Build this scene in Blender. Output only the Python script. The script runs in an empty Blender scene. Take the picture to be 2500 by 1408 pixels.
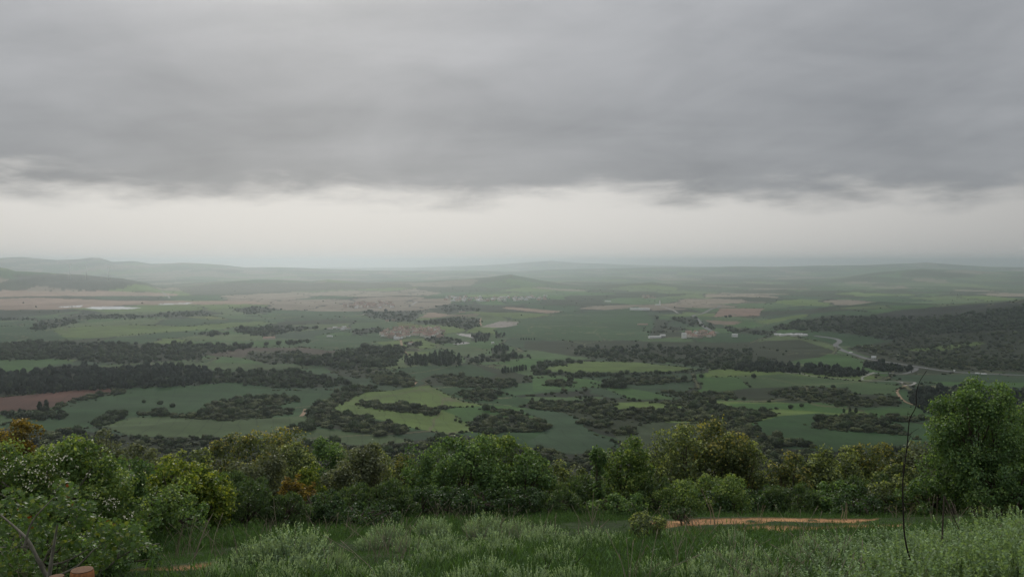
import bpy, math, random
import numpy as np
from mathutils import Vector

rng = np.random.default_rng(7)
random.seed(7)
R = math.radians
SC = bpy.context.scene
COL = SC.collection

# ------------------------------------------------------------------ camera
EYE = 270.0                      # eye height above the plain
PITCH = R(1.76)
FPX = 2080.0                     # focal length in pixels of the 2500 px wide photograph
cam_d = bpy.data.cameras.new('camera')
cam_d.sensor_width = 36.0
cam_d.lens = 36.0 * FPX / 2500.0
cam_d.clip_start = 0.1
cam_d.clip_end = 120000.0
cam = bpy.data.objects.new('camera', cam_d)
COL.objects.link(cam)
cam.location = (0, 0, EYE)
cam.rotation_euler = (math.pi / 2 - PITCH, 0, 0)
SC.camera = cam
SC.render.resolution_x = 1024
SC.render.resolution_y = 576

# ------------------------------------------------------------------ sky and sun
SUN_EL, SUN_AZ = R(28), R(-14)   # azimuth measured from +Y towards +X
world = bpy.data.worlds.new('World')
SC.world = world
world.use_nodes = True
wn, wl = world.node_tree.nodes, world.node_tree.links
wn.clear()

def N(nodes, t, **kw):
    n = nodes.new(t)
    for k, v in kw.items():
        setattr(n, k, v)
    return n

def setin(node, idx, val, links):
    if isinstance(val, bpy.types.NodeSocket):
        links.new(val, node.inputs[idx])
    else:
        node.inputs[idx].default_value = val

def M(nodes, links, op, a, b=0.0, c=0.0, clamp=False):
    n = N(nodes, 'ShaderNodeMath', operation=op)
    n.use_clamp = clamp
    setin(n, 0, a, links); setin(n, 1, b, links); setin(n, 2, c, links)
    return n.outputs[0]

def sstep(nodes, links, x, lo, hi, tlo=0.0, thi=1.0):
    n = N(nodes, 'ShaderNodeMapRange', interpolation_type='SMOOTHSTEP')
    setin(n, 0, x, links); n.inputs[1].default_value = lo; n.inputs[2].default_value = hi
    n.inputs[3].default_value = tlo; n.inputs[4].default_value = thi
    return n.outputs[0]

def mixc(nodes, links, f, a, b, blend='MIX'):
    n = N(nodes, 'ShaderNodeMix', data_type='RGBA', blend_type=blend)
    setin(n, 0, f, links)
    for i, v in ((6, a), (7, b)):
        if isinstance(v, bpy.types.NodeSocket): links.new(v, n.inputs[i])
        else: n.inputs[i].default_value = (*v, 1.0)
    return n.outputs[2]

def build_world():
    n, l = wn, wl
    tc = N(n, 'ShaderNodeTexCoord')
    sep = N(n, 'ShaderNodeSeparateXYZ'); l.new(tc.outputs['Generated'], sep.inputs[0])
    dx, dy, dz = sep.outputs
    zc = M(n, l, 'MAXIMUM', dz, 0.0)
    el = M(n, l, 'ARCSINE', dz)
    # cloud deck: a level layer seen from below, so its texture is squeezed towards the horizon
    den = M(n, l, 'ADD', zc, 0.13)
    cx = M(n, l, 'DIVIDE', dx, den); cy = M(n, l, 'DIVIDE', dy, den)
    comb = N(n, 'ShaderNodeCombineXYZ'); l.new(cx, comb.inputs[0]); l.new(cy, comb.inputs[1])
    mp = N(n, 'ShaderNodeMapping'); l.new(comb.outputs[0], mp.inputs[0])
    mp.inputs['Rotation'].default_value = (0, 0, R(-26)); mp.inputs['Scale'].default_value = (0.42, 0.95, 1)
    mp.inputs['Location'].default_value = (3.3, 1.7, 0.0)
    def noise(vec, scale, detail, rough, dist=0.0):
        t = N(n, 'ShaderNodeTexNoise'); l.new(vec, t.inputs['Vector'])
        t.inputs['Scale'].default_value = scale; t.inputs['Detail'].default_value = detail
        t.inputs['Roughness'].default_value = rough; t.inputs['Distortion'].default_value = dist
        return t.outputs['Fac']
    big = noise(mp.outputs[0], 1.1, 3, 0.5, 0.4)
    mid = noise(mp.outputs[0], 2.6, 4, 0.5, 0.5)
    # ragged lower edge of the deck, in direction space so it stays crisp
    m2 = N(n, 'ShaderNodeMapping'); l.new(tc.outputs['Generated'], m2.inputs[0])
    m2.inputs['Scale'].default_value = (1.0, 1.0, 4.0)
    edge = noise(m2.outputs[0], 7.0, 5, 0.52, 0.3)
    edge2 = noise(m2.outputs[0], 2.2, 2, 0.5)
    off = M(n, l, 'ADD', M(n, l, 'MULTIPLY', M(n, l, 'SUBTRACT', edge, 0.5), 0.078),
            M(n, l, 'MULTIPLY', M(n, l, 'SUBTRACT', edge2, 0.5), 0.045))
    edge3 = noise(m2.outputs[0], 21.0, 4, 0.6, 0.2)
    off = M(n, l, 'ADD', off, M(n, l, 'MULTIPLY', M(n, l, 'SUBTRACT', edge3, 0.5), 0.030))
    ee = M(n, l, 'ADD', el, off)
    deck = sstep(n, l, ee, 0.056, 0.100)
    # towards the sun the thin far cloud is brighter
    dotp = M(n, l, 'ADD', M(n, l, 'MULTIPLY', dx, math.sin(R(-17))), M(n, l, 'MULTIPLY', dy, math.cos(R(-17))))
    glow = sstep(n, l, dotp, 0.50, 1.0)
    strip = mixc(n, l, glow, (0.44, 0.436, 0.43), (0.72, 0.705, 0.68))
    # greyer right at the horizon
    hz = sstep(n, l, el, 0.0, 0.062, 0.90, 1.0)
    strip = mixc(n, l, 1.0, strip, N_rgb(n, l, hz), 'MULTIPLY')
    # long wind-drawn streaks that climb to the right
    cs = N(n, 'ShaderNodeCombineXYZ'); l.new(M(n, l, 'MULTIPLY', dx, 1.9), cs.inputs[0])
    l.new(M(n, l, 'MULTIPLY', M(n, l, 'SUBTRACT', el, M(n, l, 'MULTIPLY', dx, 0.30)), 8.5), cs.inputs[1]); l.new(M(n, l, 'MULTIPLY', dy, 0.6), cs.inputs[2])
    streak = noise(cs.outputs[0], 1.7, 5, 0.52, 0.5)
    lf = M(n, l, 'ADD', M(n, l, 'MULTIPLY', M(n, l, 'SUBTRACT', big, 0.5), 0.45),
           M(n, l, 'MULTIPLY', M(n, l, 'SUBTRACT', mid, 0.5), 0.35))
    lf = M(n, l, 'ADD', lf, M(n, l, 'MULTIPLY', M(n, l, 'SUBTRACT', streak, 0.5), 0.50))
    m3 = N(n, 'ShaderNodeMapping'); l.new(tc.outputs['Generated'], m3.inputs[0]); m3.inputs['Scale'].default_value = (1.0, 1.0, 2.6); m3.inputs['Location'].default_value = (4.1, 2.2, 0.7)
    lump = noise(m3.outputs[0], 5.0, 6, 0.55, 0.35)
    lf = M(n, l, 'ADD', lf, M(n, l, 'MULTIPLY', M(n, l, 'SUBTRACT', lump, 0.5), 0.85))
    up = sstep(n, l, el, 0.075, 0.34, 0.25, 0.86)
    lev = M(n, l, 'ADD', lf, up, clamp=True)
    gl2 = M(n, l, 'MULTIPLY', glow, 0.10)
    lev = M(n, l, 'ADD', lev, gl2, clamp=True)
    deckc = mixc(n, l, lev, (0.200, 0.212, 0.230), (0.445, 0.455, 0.474))
    # an overcast sky grows brighter towards the zenith (standard overcast distribution)
    zen = M(n, l, 'MAXIMUM', M(n, l, 'DIVIDE', M(n, l, 'ADD', M(n, l, 'MULTIPLY', zc, 2.0), 1.0), 1.56), 1.0)
    deckc = mixc(n, l, 1.0, deckc, N_rgb(n, l, zen), 'MULTIPLY')
    clouds = mixc(n, l, deck, strip, deckc)
    # below the horizon the dome goes on as its horizon colour, nobody sees it
    sky = N(n, 'ShaderNodeTexSky', sky_type='NISHITA')
    sky.sun_disc = False; sky.sun_elevation = SUN_EL; sky.sun_rotation = SUN_AZ
    sky.altitude = 700; sky.dust_density = 3.0
    c10 = mixc(n, l, 1.0, clouds, (9.6, 9.6, 9.6), 'MULTIPLY')
    tot = mixc(n, l, 0.035, c10, sky.outputs[0])
    bg = N(n, 'ShaderNodeBackground'); l.new(tot, bg.inputs[0]); bg.inputs[1].default_value = 0.1
    out = N(n, 'ShaderNodeOutputWorld'); l.new(bg.outputs[0], out.inputs[0])

def N_rgb(n, l, v):
    c = N(n, 'ShaderNodeCombineColor')
    for i in range(3): l.new(v, c.inputs[i])
    return c.outputs[0]
build_world()

sd = bpy.data.lights.new('sun', 'SUN'); sd.energy = 1.5; sd.angle = R(18); sd.color = (1.0, 0.95, 0.87)
sun = bpy.data.objects.new('sun', sd); COL.objects.link(sun)
sv = Vector((math.sin(SUN_AZ) * math.cos(SUN_EL), math.cos(SUN_AZ) * math.cos(SUN_EL), math.sin(SUN_EL)))
sun.rotation_euler = (-sv).to_track_quat('-Z', 'Y').to_euler()
sun.location = (0, 0, 400)

vs = SC.view_settings
vs.view_transform = 'Standard'; vs.look = 'None'; vs.exposure = 0.0; vs.gamma = 1.0
vs.use_curve_mapping = False
SC.cycles.max_bounces = 8; SC.cycles.diffuse_bounces = 4; SC.cycles.transmission_bounces = 4
SC.cycles.volume_bounces = 3; SC.cycles.transparent_max_bounces = 4

# ------------------------------------------------------------------ helpers
def tag(o, label=None, cat=None, group=None, kind=None):
    if label: o['label'] = label
    if cat: o['category'] = cat
    if group: o['group'] = group
    if kind: o['kind'] = kind
    return o

def link(name, data, parent=None, loc=None):
    o = bpy.data.objects.new(name, data); COL.objects.link(o)
    if parent is not None: o.parent = parent
    if loc is not None: o.location = loc
    return o

def empty(name, loc, rz=0.0):
    o = link(name, None, None, loc); o.rotation_euler = (0, 0, rz); o.empty_display_size = 0.2
    return o

def copy_tree(o, parent=None):
    c = o.copy(); COL.objects.link(c); c.parent = parent
    for ch in list(o.children): copy_tree(ch, c)
    return c

def np_mesh(name, verts, faces, mat=None, col=None, smooth=False, attrs=None):
    """faces: int array (n,3) or (n,4)"""
    me = bpy.data.meshes.new(name)
    verts = np.asarray(verts, np.float32); faces = np.asarray(faces, np.int32)
    nv, nf, k = len(verts), len(faces), faces.shape[1]
    me.vertices.add(nv); me.vertices.foreach_set('co', verts.ravel())
    me.loops.add(nf * k); me.loops.foreach_set('vertex_index', faces.ravel())
    me.polygons.add(nf); me.polygons.foreach_set('loop_start', np.arange(0, nf * k, k, dtype=np.int32))
    me.polygons.foreach_set('loop_total', np.full(nf, k, np.int32))
    if smooth: me.polygons.foreach_set('use_smooth', np.ones(nf, bool))
    if col is not None:
        a = me.attributes.new('col', 'FLOAT_COLOR', 'POINT')
        c4 = np.ones((nv, 4), np.float32); c4[:, :3] = col
        a.data.foreach_set('color', c4.ravel())
    me.update(calc_edges=True)
    if mat: me.materials.append(mat)
    return me

class MB:
    """collects shapes into one mesh"""
    def __init__(self): self.v, self.f = [], []
    def add(self, verts, faces):
        b = len(self.v); self.v += [tuple(p) for p in verts]; self.f += [tuple(i + b for i in f) for f in faces]
    def box(self, c, s, rz=0.0, taper=1.0):
        x, y, z = s[0] / 2, s[1] / 2, s[2] / 2
        ca, sa = math.cos(rz), math.sin(rz); vs_ = []
        for k, zz in ((1.0, -z), (taper, z)):
            for px, py in ((-x, -y), (x, -y), (x, y), (-x, y)):
                px *= k; py *= k
                vs_.append((c[0] + px * ca - py * sa, c[1] + px * sa + py * ca, c[2] + zz))
        self.add(vs_, [(3, 2, 1, 0), (4, 5, 6, 7), (0, 1, 5, 4), (1, 2, 6, 5), (2, 3, 7, 6), (3, 0, 4, 7)])
    def tube(self, pts, rad, seg=6):
        v, f = tube_arrays(pts, rad, seg); self.add(v.tolist(), f.tolist())
    def lathe(self, prof, seg=24, c=(0, 0, 0)):
        vs_, fs = [], []
        for r, z in prof:
            for i in range(seg):
                a = 2 * math.pi * i / seg
                vs_.append((c[0] + r * math.cos(a), c[1] + r * math.sin(a), c[2] + z))
        for j in range(len(prof) - 1):
            for i in range(seg):
                i2 = (i + 1) % seg
                fs.append((j * seg + i, j * seg + i2, (j + 1) * seg + i2, (j + 1) * seg + i))
        fs.append(tuple(range(seg))[::-1]); fs.append(tuple((len(prof) - 1) * seg + i for i in range(seg)))
        self.add(vs_, fs)
    def mesh(self, name, mat, smooth=False):
        me = bpy.data.meshes.new(name); me.from_pydata(self.v, [], self.f)
        if smooth:
            for p in me.polygons: p.use_smooth = True
        me.materials.append(mat); me.update()
        return me
    def build(self, name, mat, parent=None, loc=None, smooth=False):
        return link(name, self.mesh(name, mat, smooth), parent, loc)

def tube_arrays(pts, rad, seg=6):
    P = np.asarray(pts, float); n = len(P)
    if np.isscalar(rad): rad = [rad] * n
    T = np.gradient(P, axis=0); T /= np.linalg.norm(T, axis=1)[:, None] + 1e-9
    ref = np.array([0.31, 0.95, 0.05]) if abs(T[0][2]) > 0.6 else np.array([0.0, 0.1, 1.0])
    A = np.cross(T, ref); A /= np.linalg.norm(A, axis=1)[:, None] + 1e-9
    B = np.cross(T, A)
    a = np.arange(seg) * 2 * math.pi / seg
    V = P[:, None, :] + np.asarray(rad)[:, None, None] * (np.cos(a)[None, :, None] * A[:, None, :] + np.sin(a)[None, :, None] * B[:, None, :])
    V = V.reshape(-1, 3); F = []
    for j in range(n - 1):
        for i in range(seg):
            i2 = (i + 1) % seg
            F.append((j * seg + i, j * seg + i2, (j + 1) * seg + i2, (j + 1) * seg + i))
    return V, np.array(F)

def join_tubes(name, tubes, mat, seg=6):
    Vs, Fs, b = [], [], 0
    for pts, rad in tubes:
        v, f = tube_arrays(pts, rad, seg); Vs.append(v); Fs.append(f + b); b += len(v)
    return np_mesh(name, np.concatenate(Vs), np.concatenate(Fs), mat, smooth=True)

def hash2(ix, iy, s=0):
    h = (ix.astype(np.int64) * 374761393 + iy.astype(np.int64) * 668265263 + s * 2246822519) & 0xffffffff
    h = ((h ^ (h >> 13)) * 1274126177) & 0xffffffff
    return ((h ^ (h >> 16)) & 0xffffff).astype(np.float64) / 0xffffff

def vnoise(x, y, s=0):
    ix, iy = np.floor(x), np.floor(y); fx, fy = x - ix, y - iy
    fx = fx * fx * fx * (fx * (fx * 6 - 15) + 10); fy = fy * fy * fy * (fy * (fy * 6 - 15) + 10)
    a, b = hash2(ix, iy, s), hash2(ix + 1, iy, s); c, d = hash2(ix, iy + 1, s), hash2(ix + 1, iy + 1, s)
    return (a + (b - a) * fx) * (1 - fy) + (c + (d - c) * fx) * fy

def fbm(x, y, s=0, o=4):
    t, amp, tot = 0.0, 1.0, 0.0
    for k in range(o):
        t = t + amp * (vnoise(x * 2 ** k + 17.3 * k, y * 2 ** k + 9.1 * k, s + k) - 0.5); tot += amp; amp *= 0.5
    return t / tot * 2

def smooth01(x, a, b):
    t = np.clip((x - a) / (b - a), 0, 1); return t * t * (3 - 2 * t)

# pixels of the photograph <-> places in the world
CP, SP = math.cos(PITCH), math.sin(PITCH)
def proj(x, y, z):
    d = y * CP - (z - EYE) * SP; u = y * SP + (z - EYE) * CP
    return 1250 + FPX * x / d, 704 - FPX * u / d
def at_depth(px, py, Y):
    dx, dv = (px - 1250) / FPX, -(py - 704) / FPX
    yy = CP + dv * SP; zz = -SP + dv * CP; t = Y / yy
    return dx * t, Y, EYE + zz * t
def drop_tan(py):
    dv = -(np.asarray(py, float) - 704) / FPX
    return -(-SP + dv * CP) / (CP + dv * SP)

# ------------------------------------------------------------------ materials
MATS = {}
def attr_mat(name, rough=0.9, spec=0.15, transl=0.0, noise=None, var=0.0, transl_tint=(1.25, 1.2, 0.55)):
    m = bpy.data.materials.new(name); m.use_nodes = True
    n, l = m.node_tree.nodes, m.node_tree.links
    bs = n['Principled BSDF']; out = n['Material Output']
    at = N(n, 'ShaderNodeAttribute', attribute_name='col'); c = at.outputs['Color']
    if noise:
        tc = N(n, 'ShaderNodeTexCoord')
        for sc_, amt in noise:
            t = N(n, 'ShaderNodeTexNoise'); l.new(tc.outputs['Object'], t.inputs['Vector'])
            t.inputs['Scale'].default_value = sc_; t.inputs['Detail'].default_value = 3
            v = sstep(n, l, t.outputs['Fac'], 0.25, 0.75, 1 - amt, 1 + amt)
            c = mixc(n, l, 1.0, c, N_rgb(n, l, v), 'MULTIPLY')
    if var:
        oi = N(n, 'ShaderNodeObjectInfo')
        mr = N(n, 'ShaderNodeMapRange'); l.new(oi.outputs['Random'], mr.inputs[0])
        mr.inputs[3].default_value = 1 - var; mr.inputs[4].default_value = 1 + var
        c = mixc(n, l, 1.0, c, N_rgb(n, l, mr.outputs[0]), 'MULTIPLY')
    l.new(c, bs.inputs['Base Color']); bs.inputs['Roughness'].default_value = rough
    bs.inputs['Specular IOR Level'].default_value = spec
    if transl:
        tb = N(n, 'ShaderNodeBsdfTranslucent')
        c2 = mixc(n, l, 1.0, c, transl_tint, 'MULTIPLY'); l.new(c2, tb.inputs[0])
        mx = N(n, 'ShaderNodeMixShader'); mx.inputs[0].default_value = transl
        l.new(bs.outputs[0], mx.inputs[1]); l.new(tb.outputs[0], mx.inputs[2]); l.new(mx.outputs[0], out.inputs[0])
    return m

def flat_mat(name, col, rough=0.8, spec=0.2, noise=None, bump=None):
    m = bpy.data.materials.new(name); m.use_nodes = True
    n, l = m.node_tree.nodes, m.node_tree.links
    bs = n['Principled BSDF']; bs.inputs['Base Color'].default_value = (*col, 1)
    bs.inputs['Roughness'].default_value = rough; bs.inputs['Specular IOR Level'].default_value = spec
    if noise:
        sc_, amt, stretch = noise
        tc = N(n, 'ShaderNodeTexCoord'); mp = N(n, 'ShaderNodeMapping'); l.new(tc.outputs['Object'], mp.inputs[0])
        mp.inputs['Scale'].default_value = stretch
        t = N(n, 'ShaderNodeTexNoise'); l.new(mp.outputs[0], t.inputs['Vector'])
        t.inputs['Scale'].default_value = sc_; t.inputs['Detail'].default_value = 5
        v = sstep(n, l, t.outputs['Fac'], 0.25, 0.75, 1 - amt, 1 + amt)
        c = mixc(n, l, 1.0, col, N_rgb(n, l, v), 'MULTIPLY'); l.new(c, bs.inputs['Base Color'])
        if bump:
            b = N(n, 'ShaderNodeBump'); b.inputs['Strength'].default_value = bump; b.inputs['Distance'].default_value = 0.01
            l.new(t.outputs['Fac'], b.inputs['Height']); l.new(b.outputs[0], bs.inputs['Normal'])
    return m

M_LAND = attr_mat('land', 0.95, 0.08, noise=[(0.02, 0.10), (0.15, 0.08)])
M_NEAR = attr_mat('hillside_soil', 0.95, 0.1, noise=[(1.2, 0.2), (14.0, 0.3)])
M_LEAF = attr_mat('leaf', 0.5, 0.35, transl=0.40)
M_FLEAF = attr_mat('far_leaf', 0.8, 0.1, var=0.55)
M_GRASS = attr_mat('grass_blade', 0.6, 0.25, transl=0.3, var=0.25)
M_FLOWER = flat_mat('petal', (0.62, 0.60, 0.46), 0.6)
M_BARK = flat_mat('bark', (0.085, 0.07, 0.055), 0.9, 0.1, (9, 0.4, (1, 1, 0.3)))
M_LICHEN = flat_mat('lichen_bark', (0.24, 0.22, 0.18), 0.9, 0.1, (25, 0.45, (1, 1, 0.5)))
M_DEAD = flat_mat('dead_bark', (0.022, 0.018, 0.016), 0.85, 0.15, (20, 0.3, (1, 1, 0.4)))
M_STRAW = flat_mat('straw', (0.26, 0.22, 0.16), 0.85, 0.1, (20, 0.3, (1, 1, 0.3)))
M_WOODP = flat_mat('post_wood', (0.30, 0.125, 0.05), 0.7, 0.25, (30, 0.35, (3, 3, 0.25)), 0.3)
M_ENDGR = flat_mat('post_end_grain', (0.17, 0.085, 0.045), 0.8, 0.15, (40, 0.4, (1, 1, 1)), 0.3)
def ring_grain(m):
    n, l = m.node_tree.nodes, m.node_tree.links; bs = n['Principled BSDF']
    tc = N(n, 'ShaderNodeTexCoord'); w = N(n, 'ShaderNodeTexWave', wave_type='RINGS', rings_direction='Z')
    l.new(tc.outputs['Object'], w.inputs[0]); w.inputs['Scale'].default_value = 55; w.inputs['Distortion'].default_value = 2.5; w.inputs['Detail'].default_value = 3
    t = N(n, 'ShaderNodeTexNoise'); l.new(tc.outputs['Object'], t.inputs[0]); t.inputs['Scale'].default_value = 35
    f = M(n, l, 'MULTIPLY', w.outputs['Fac'], t.outputs['Fac'])
    l.new(mixc(n, l, f, (0.10, 0.055, 0.032), (0.30, 0.165, 0.085)), bs.inputs['Base Color'])
ring_grain(M_ENDGR)
M_ASPH = flat_mat('asphalt', (0.13, 0.13, 0.128), 0.85, 0.2, (0.02, 0.15, (1, 1, 1)))
M_PALE = flat_mat('pale_gravel', (0.27, 0.26, 0.24), 0.9, 0.1, (0.03, 0.2, (1, 1, 1)))
M_TRACK = flat_mat('earth_track', (0.27, 0.19, 0.13), 0.95, 0.05, (0.05, 0.2, (1, 1, 1)))
M_WHITE = flat_mat('white_paint', (0.78, 0.78, 0.76), 0.5, 0.3)
M_GREYM = flat_mat('grey_metal', (0.35, 0.36, 0.37), 0.5, 0.4)
M_TYRE = flat_mat('tyre', (0.02, 0.02, 0.02), 0.8)
M_GLASS = flat_mat('dark_glass', (0.03, 0.035, 0.04), 0.1, 0.6)
WALLS = [flat_mat('render_cream', (0.68, 0.61, 0.52), noise=(0.6, 0.15, (1, 1, 1))),
         flat_mat('stone_wall', (0.40, 0.33, 0.26), noise=(0.8, 0.25, (1, 1, 1))),
         flat_mat('render_white', (0.78, 0.76, 0.72), noise=(0.6, 0.1, (1, 1, 1))),
         flat_mat('render_pink', (0.58, 0.44, 0.36), noise=(0.6, 0.15, (1, 1, 1)))]
ROOFS = [flat_mat('clay_tile', (0.25, 0.145, 0.105), noise=(0.9, 0.3, (1, 1, 1))),
         flat_mat('old_tile', (0.20, 0.14, 0.105), noise=(0.9, 0.3, (1, 1, 1))),
         flat_mat('orange_tile', (0.30, 0.20, 0.155), noise=(0.9, 0.25, (1, 1, 1))),
         flat_mat('sheet_roof', (0.50, 0.50, 0.49), noise=(0.5, 0.1, (1, 1, 1)))]

# ------------------------------------------------------------------ terrain
PROF = np.array([(-60, -0.4), (-5, -1.5), (0, -1.62), (2, -1.72), (3.8, -1.97), (6, -2.32), (8, -2.80), (10, -3.38), (12, -3.92), (14, -4.44),
                 (16.5, -5.04), (18, -5.60), (20, -6.7), (26, -8.9), (35, -12.3), (50, -18), (100, -38), (200, -76), (400, -136), (600, -186), (800, -226),
                 (1000, -250), (1200, -262), (1500, -268.5), (2000, -270), (90000, -270)], float)
# crest lines read off the photograph: distance, front and back length, crest (px, py)
HILLS = [
    (30000, 5000, 3000, [(400, 664), (700, 655), (1000, 653), (1180, 648), (1290, 640), (1345, 637), (1420, 642), (1600, 648), (1800, 652), (1900, 660)], 2),
    (19000, 6000, 3000, [(-600, 640), (-200, 634), (0, 632), (60, 629), (140, 635), (200, 633), (245, 631), (275, 639), (325, 637), (370, 644),
                         (440, 642), (540, 647), (600, 653), (680, 652), (800, 657), (900, 660), (1050, 661), (1200, 662), (1320, 668)], 3),
    (21000, 6000, 3000, [(1180, 668), (1300, 660), (1500, 655), (1600, 652), (1700, 653), (1800, 650), (1900, 651), (2000, 648), (2100, 647), (2200, 643), (2260, 641), (2330, 646), (2420, 651), (2500, 652), (3000, 648)], 5),
    (13000, 3500, 2500, [(1850, 690), (2000, 683), (2050, 678), (2150, 665), (2250, 657), (2350, 660), (2420, 664), (2500, 662), (3000, 655)], 11),
    (8200, 1500, 1400, [(-600, 640), (-100, 648), (0, 652), (20, 656), (40, 663), (100, 665), (200, 670), (300, 680), (360, 694), (400, 703)], 17),
    (9800, 2600, 1500, [(420, 704), (450, 695), (520, 688), (620, 683), (700, 684), (760, 687), (800, 682), (850, 687), (900, 691), (950, 689),
                        (1050, 687), (1150, 681), (1200, 677), (1245, 672), (1290, 679), (1330, 686), (1420, 694), (1480, 699)], 23),
    (9200, 1500, 1400, [(1400, 704), (1500, 694), (1590, 690), (1650, 697), (1760, 706)], 29),
    (4300, 1300, 900, [(1840, 772), (1920, 764), (2020, 752), (2080, 746), (2150, 742), (2300, 741), (2400, 737), (2500, 731), (2620, 724), (3000, 712)], 31),
    (3500, 800, 900, [(1860, 800), (1920, 786), (2000, 775), (2060, 768), (2120, 768), (2200, 772), (2300, 770), (2400, 757), (2500, 742), (2620, 728), (3000, 715)], 37),
    (5200, 300, 300, [(560, 757), (600, 750), (630, 747), (680, 752), (700, 756)], 41),
    (4300, 260, 300, [(1090, 768), (1130, 762), (1200, 764), (1250, 770)], 47),
]
def H(x, y):
    x = np.asarray(x, float); y = np.asarray(y, float)
    z = EYE + np.interp(y, PROF[:, 0], PROF[:, 1])
    # near hillside
    near = 1 - smooth01(y, 40, 120)
    z = z + near * (0.10 * fbm(x / 2.3, y / 2.3, 3, 3) + 0.012 * x * smooth01(y, 5, 15))
    slope = smooth01(y, 60, 250) * (1 - smooth01(y, 1300, 1900))
    z = z + slope * 14 * fbm(x / 320.0, y / 320.0, 51, 4)
    plain = smooth01(y, 1000, 1800)
    a = 17.0 + 11.0 * smooth01(y, 3800, 8500)
    z = z + plain * (a * fbm(x / 900.0 + 5, y / 700.0, 61, 4) + 5.0 * fbm(x / 380.0, y / 300.0 + 3, 65, 2))
    u = 1250 + FPX * x / np.maximum(y, 1.0)
    for D, lf, lb, crest, s in HILLS:
        cr = np.array(crest, float)
        hh = EYE - D * drop_tan(cr[:, 1])
        hh[0] = hh[0] if cr[0, 0] < -300 else 0.0
        hh[-1] = hh[-1] if cr[-1, 0] > 2800 else 0.0
        hc = np.interp(u, cr[:, 0], hh, left=hh[0] if cr[0, 0] < -300 else 0, right=hh[-1] if cr[-1, 0] > 2800 else 0)
        t = np.where(y < D, (D - y) / lf, (y - D) / lb)
        act = (t < 1.0) & (hc > 0.5)
        if not act.any(): continue
        n_ = fbm(x / (lf * 0.22) + s, y / (lf * 0.30), s, 4)
        p = 0.5 + 0.5 * np.cos(math.pi * np.clip(t, 0, 1))
        h = hc * p * (1 + 0.55 * n_ * np.minimum(1, t * 2.2))
        z = np.where(act, np.maximum(z, z * 0.25 + h), z)
    return z

# screen-even fan of ground cells: fine where the photograph looks, coarse at the sides
us = np.concatenate([np.linspace(-1.15, -0.66, 30, endpoint=False), np.linspace(-0.66, 0.66, 1250), np.linspace(0.66, 1.15, 31)[1:]])
def y_of(py): return EYE / drop_tan(py)
pys = np.concatenate([np.linspace(1150, 780, 330), np.linspace(780, 700, 110)[1:], np.linspace(700, 652, 80)[1:]])
ys = np.concatenate([np.array([60, 75, 95, 120, 160, 220, 300, 400, 500, 620, 740, 850, 950]), y_of(pys)])
ys = ys[(ys < 33000)]
ys = np.unique(np.concatenate([ys[ys > 0], [33000, 38000]]))
UU, YY = np.meshgrid(us, ys)
XX = UU * YY
ZZ = H(XX, YY)
PX, PY = proj(XX, YY, ZZ)
nr, nc = XX.shape
PYMIN = np.minimum.accumulate(PY, axis=0)      # what is visible from the viewpoint

def ground_at(px, py):
    """place on the ground that the photograph shows at a pixel"""
    u = (px - 1250) / FPX
    for _ in range(2):
        i = int(np.clip(np.searchsorted(us, u), 1, nc - 1))
        Y = float(np.interp(-py, -PYMIN[:, i], ys))
        z = float(np.interp(Y, ys, ZZ[:, i]))
        X = (px - 1250) / FPX * (Y * CP - (z - EYE) * SP); u = X / Y
    return X, Y, z

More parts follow.
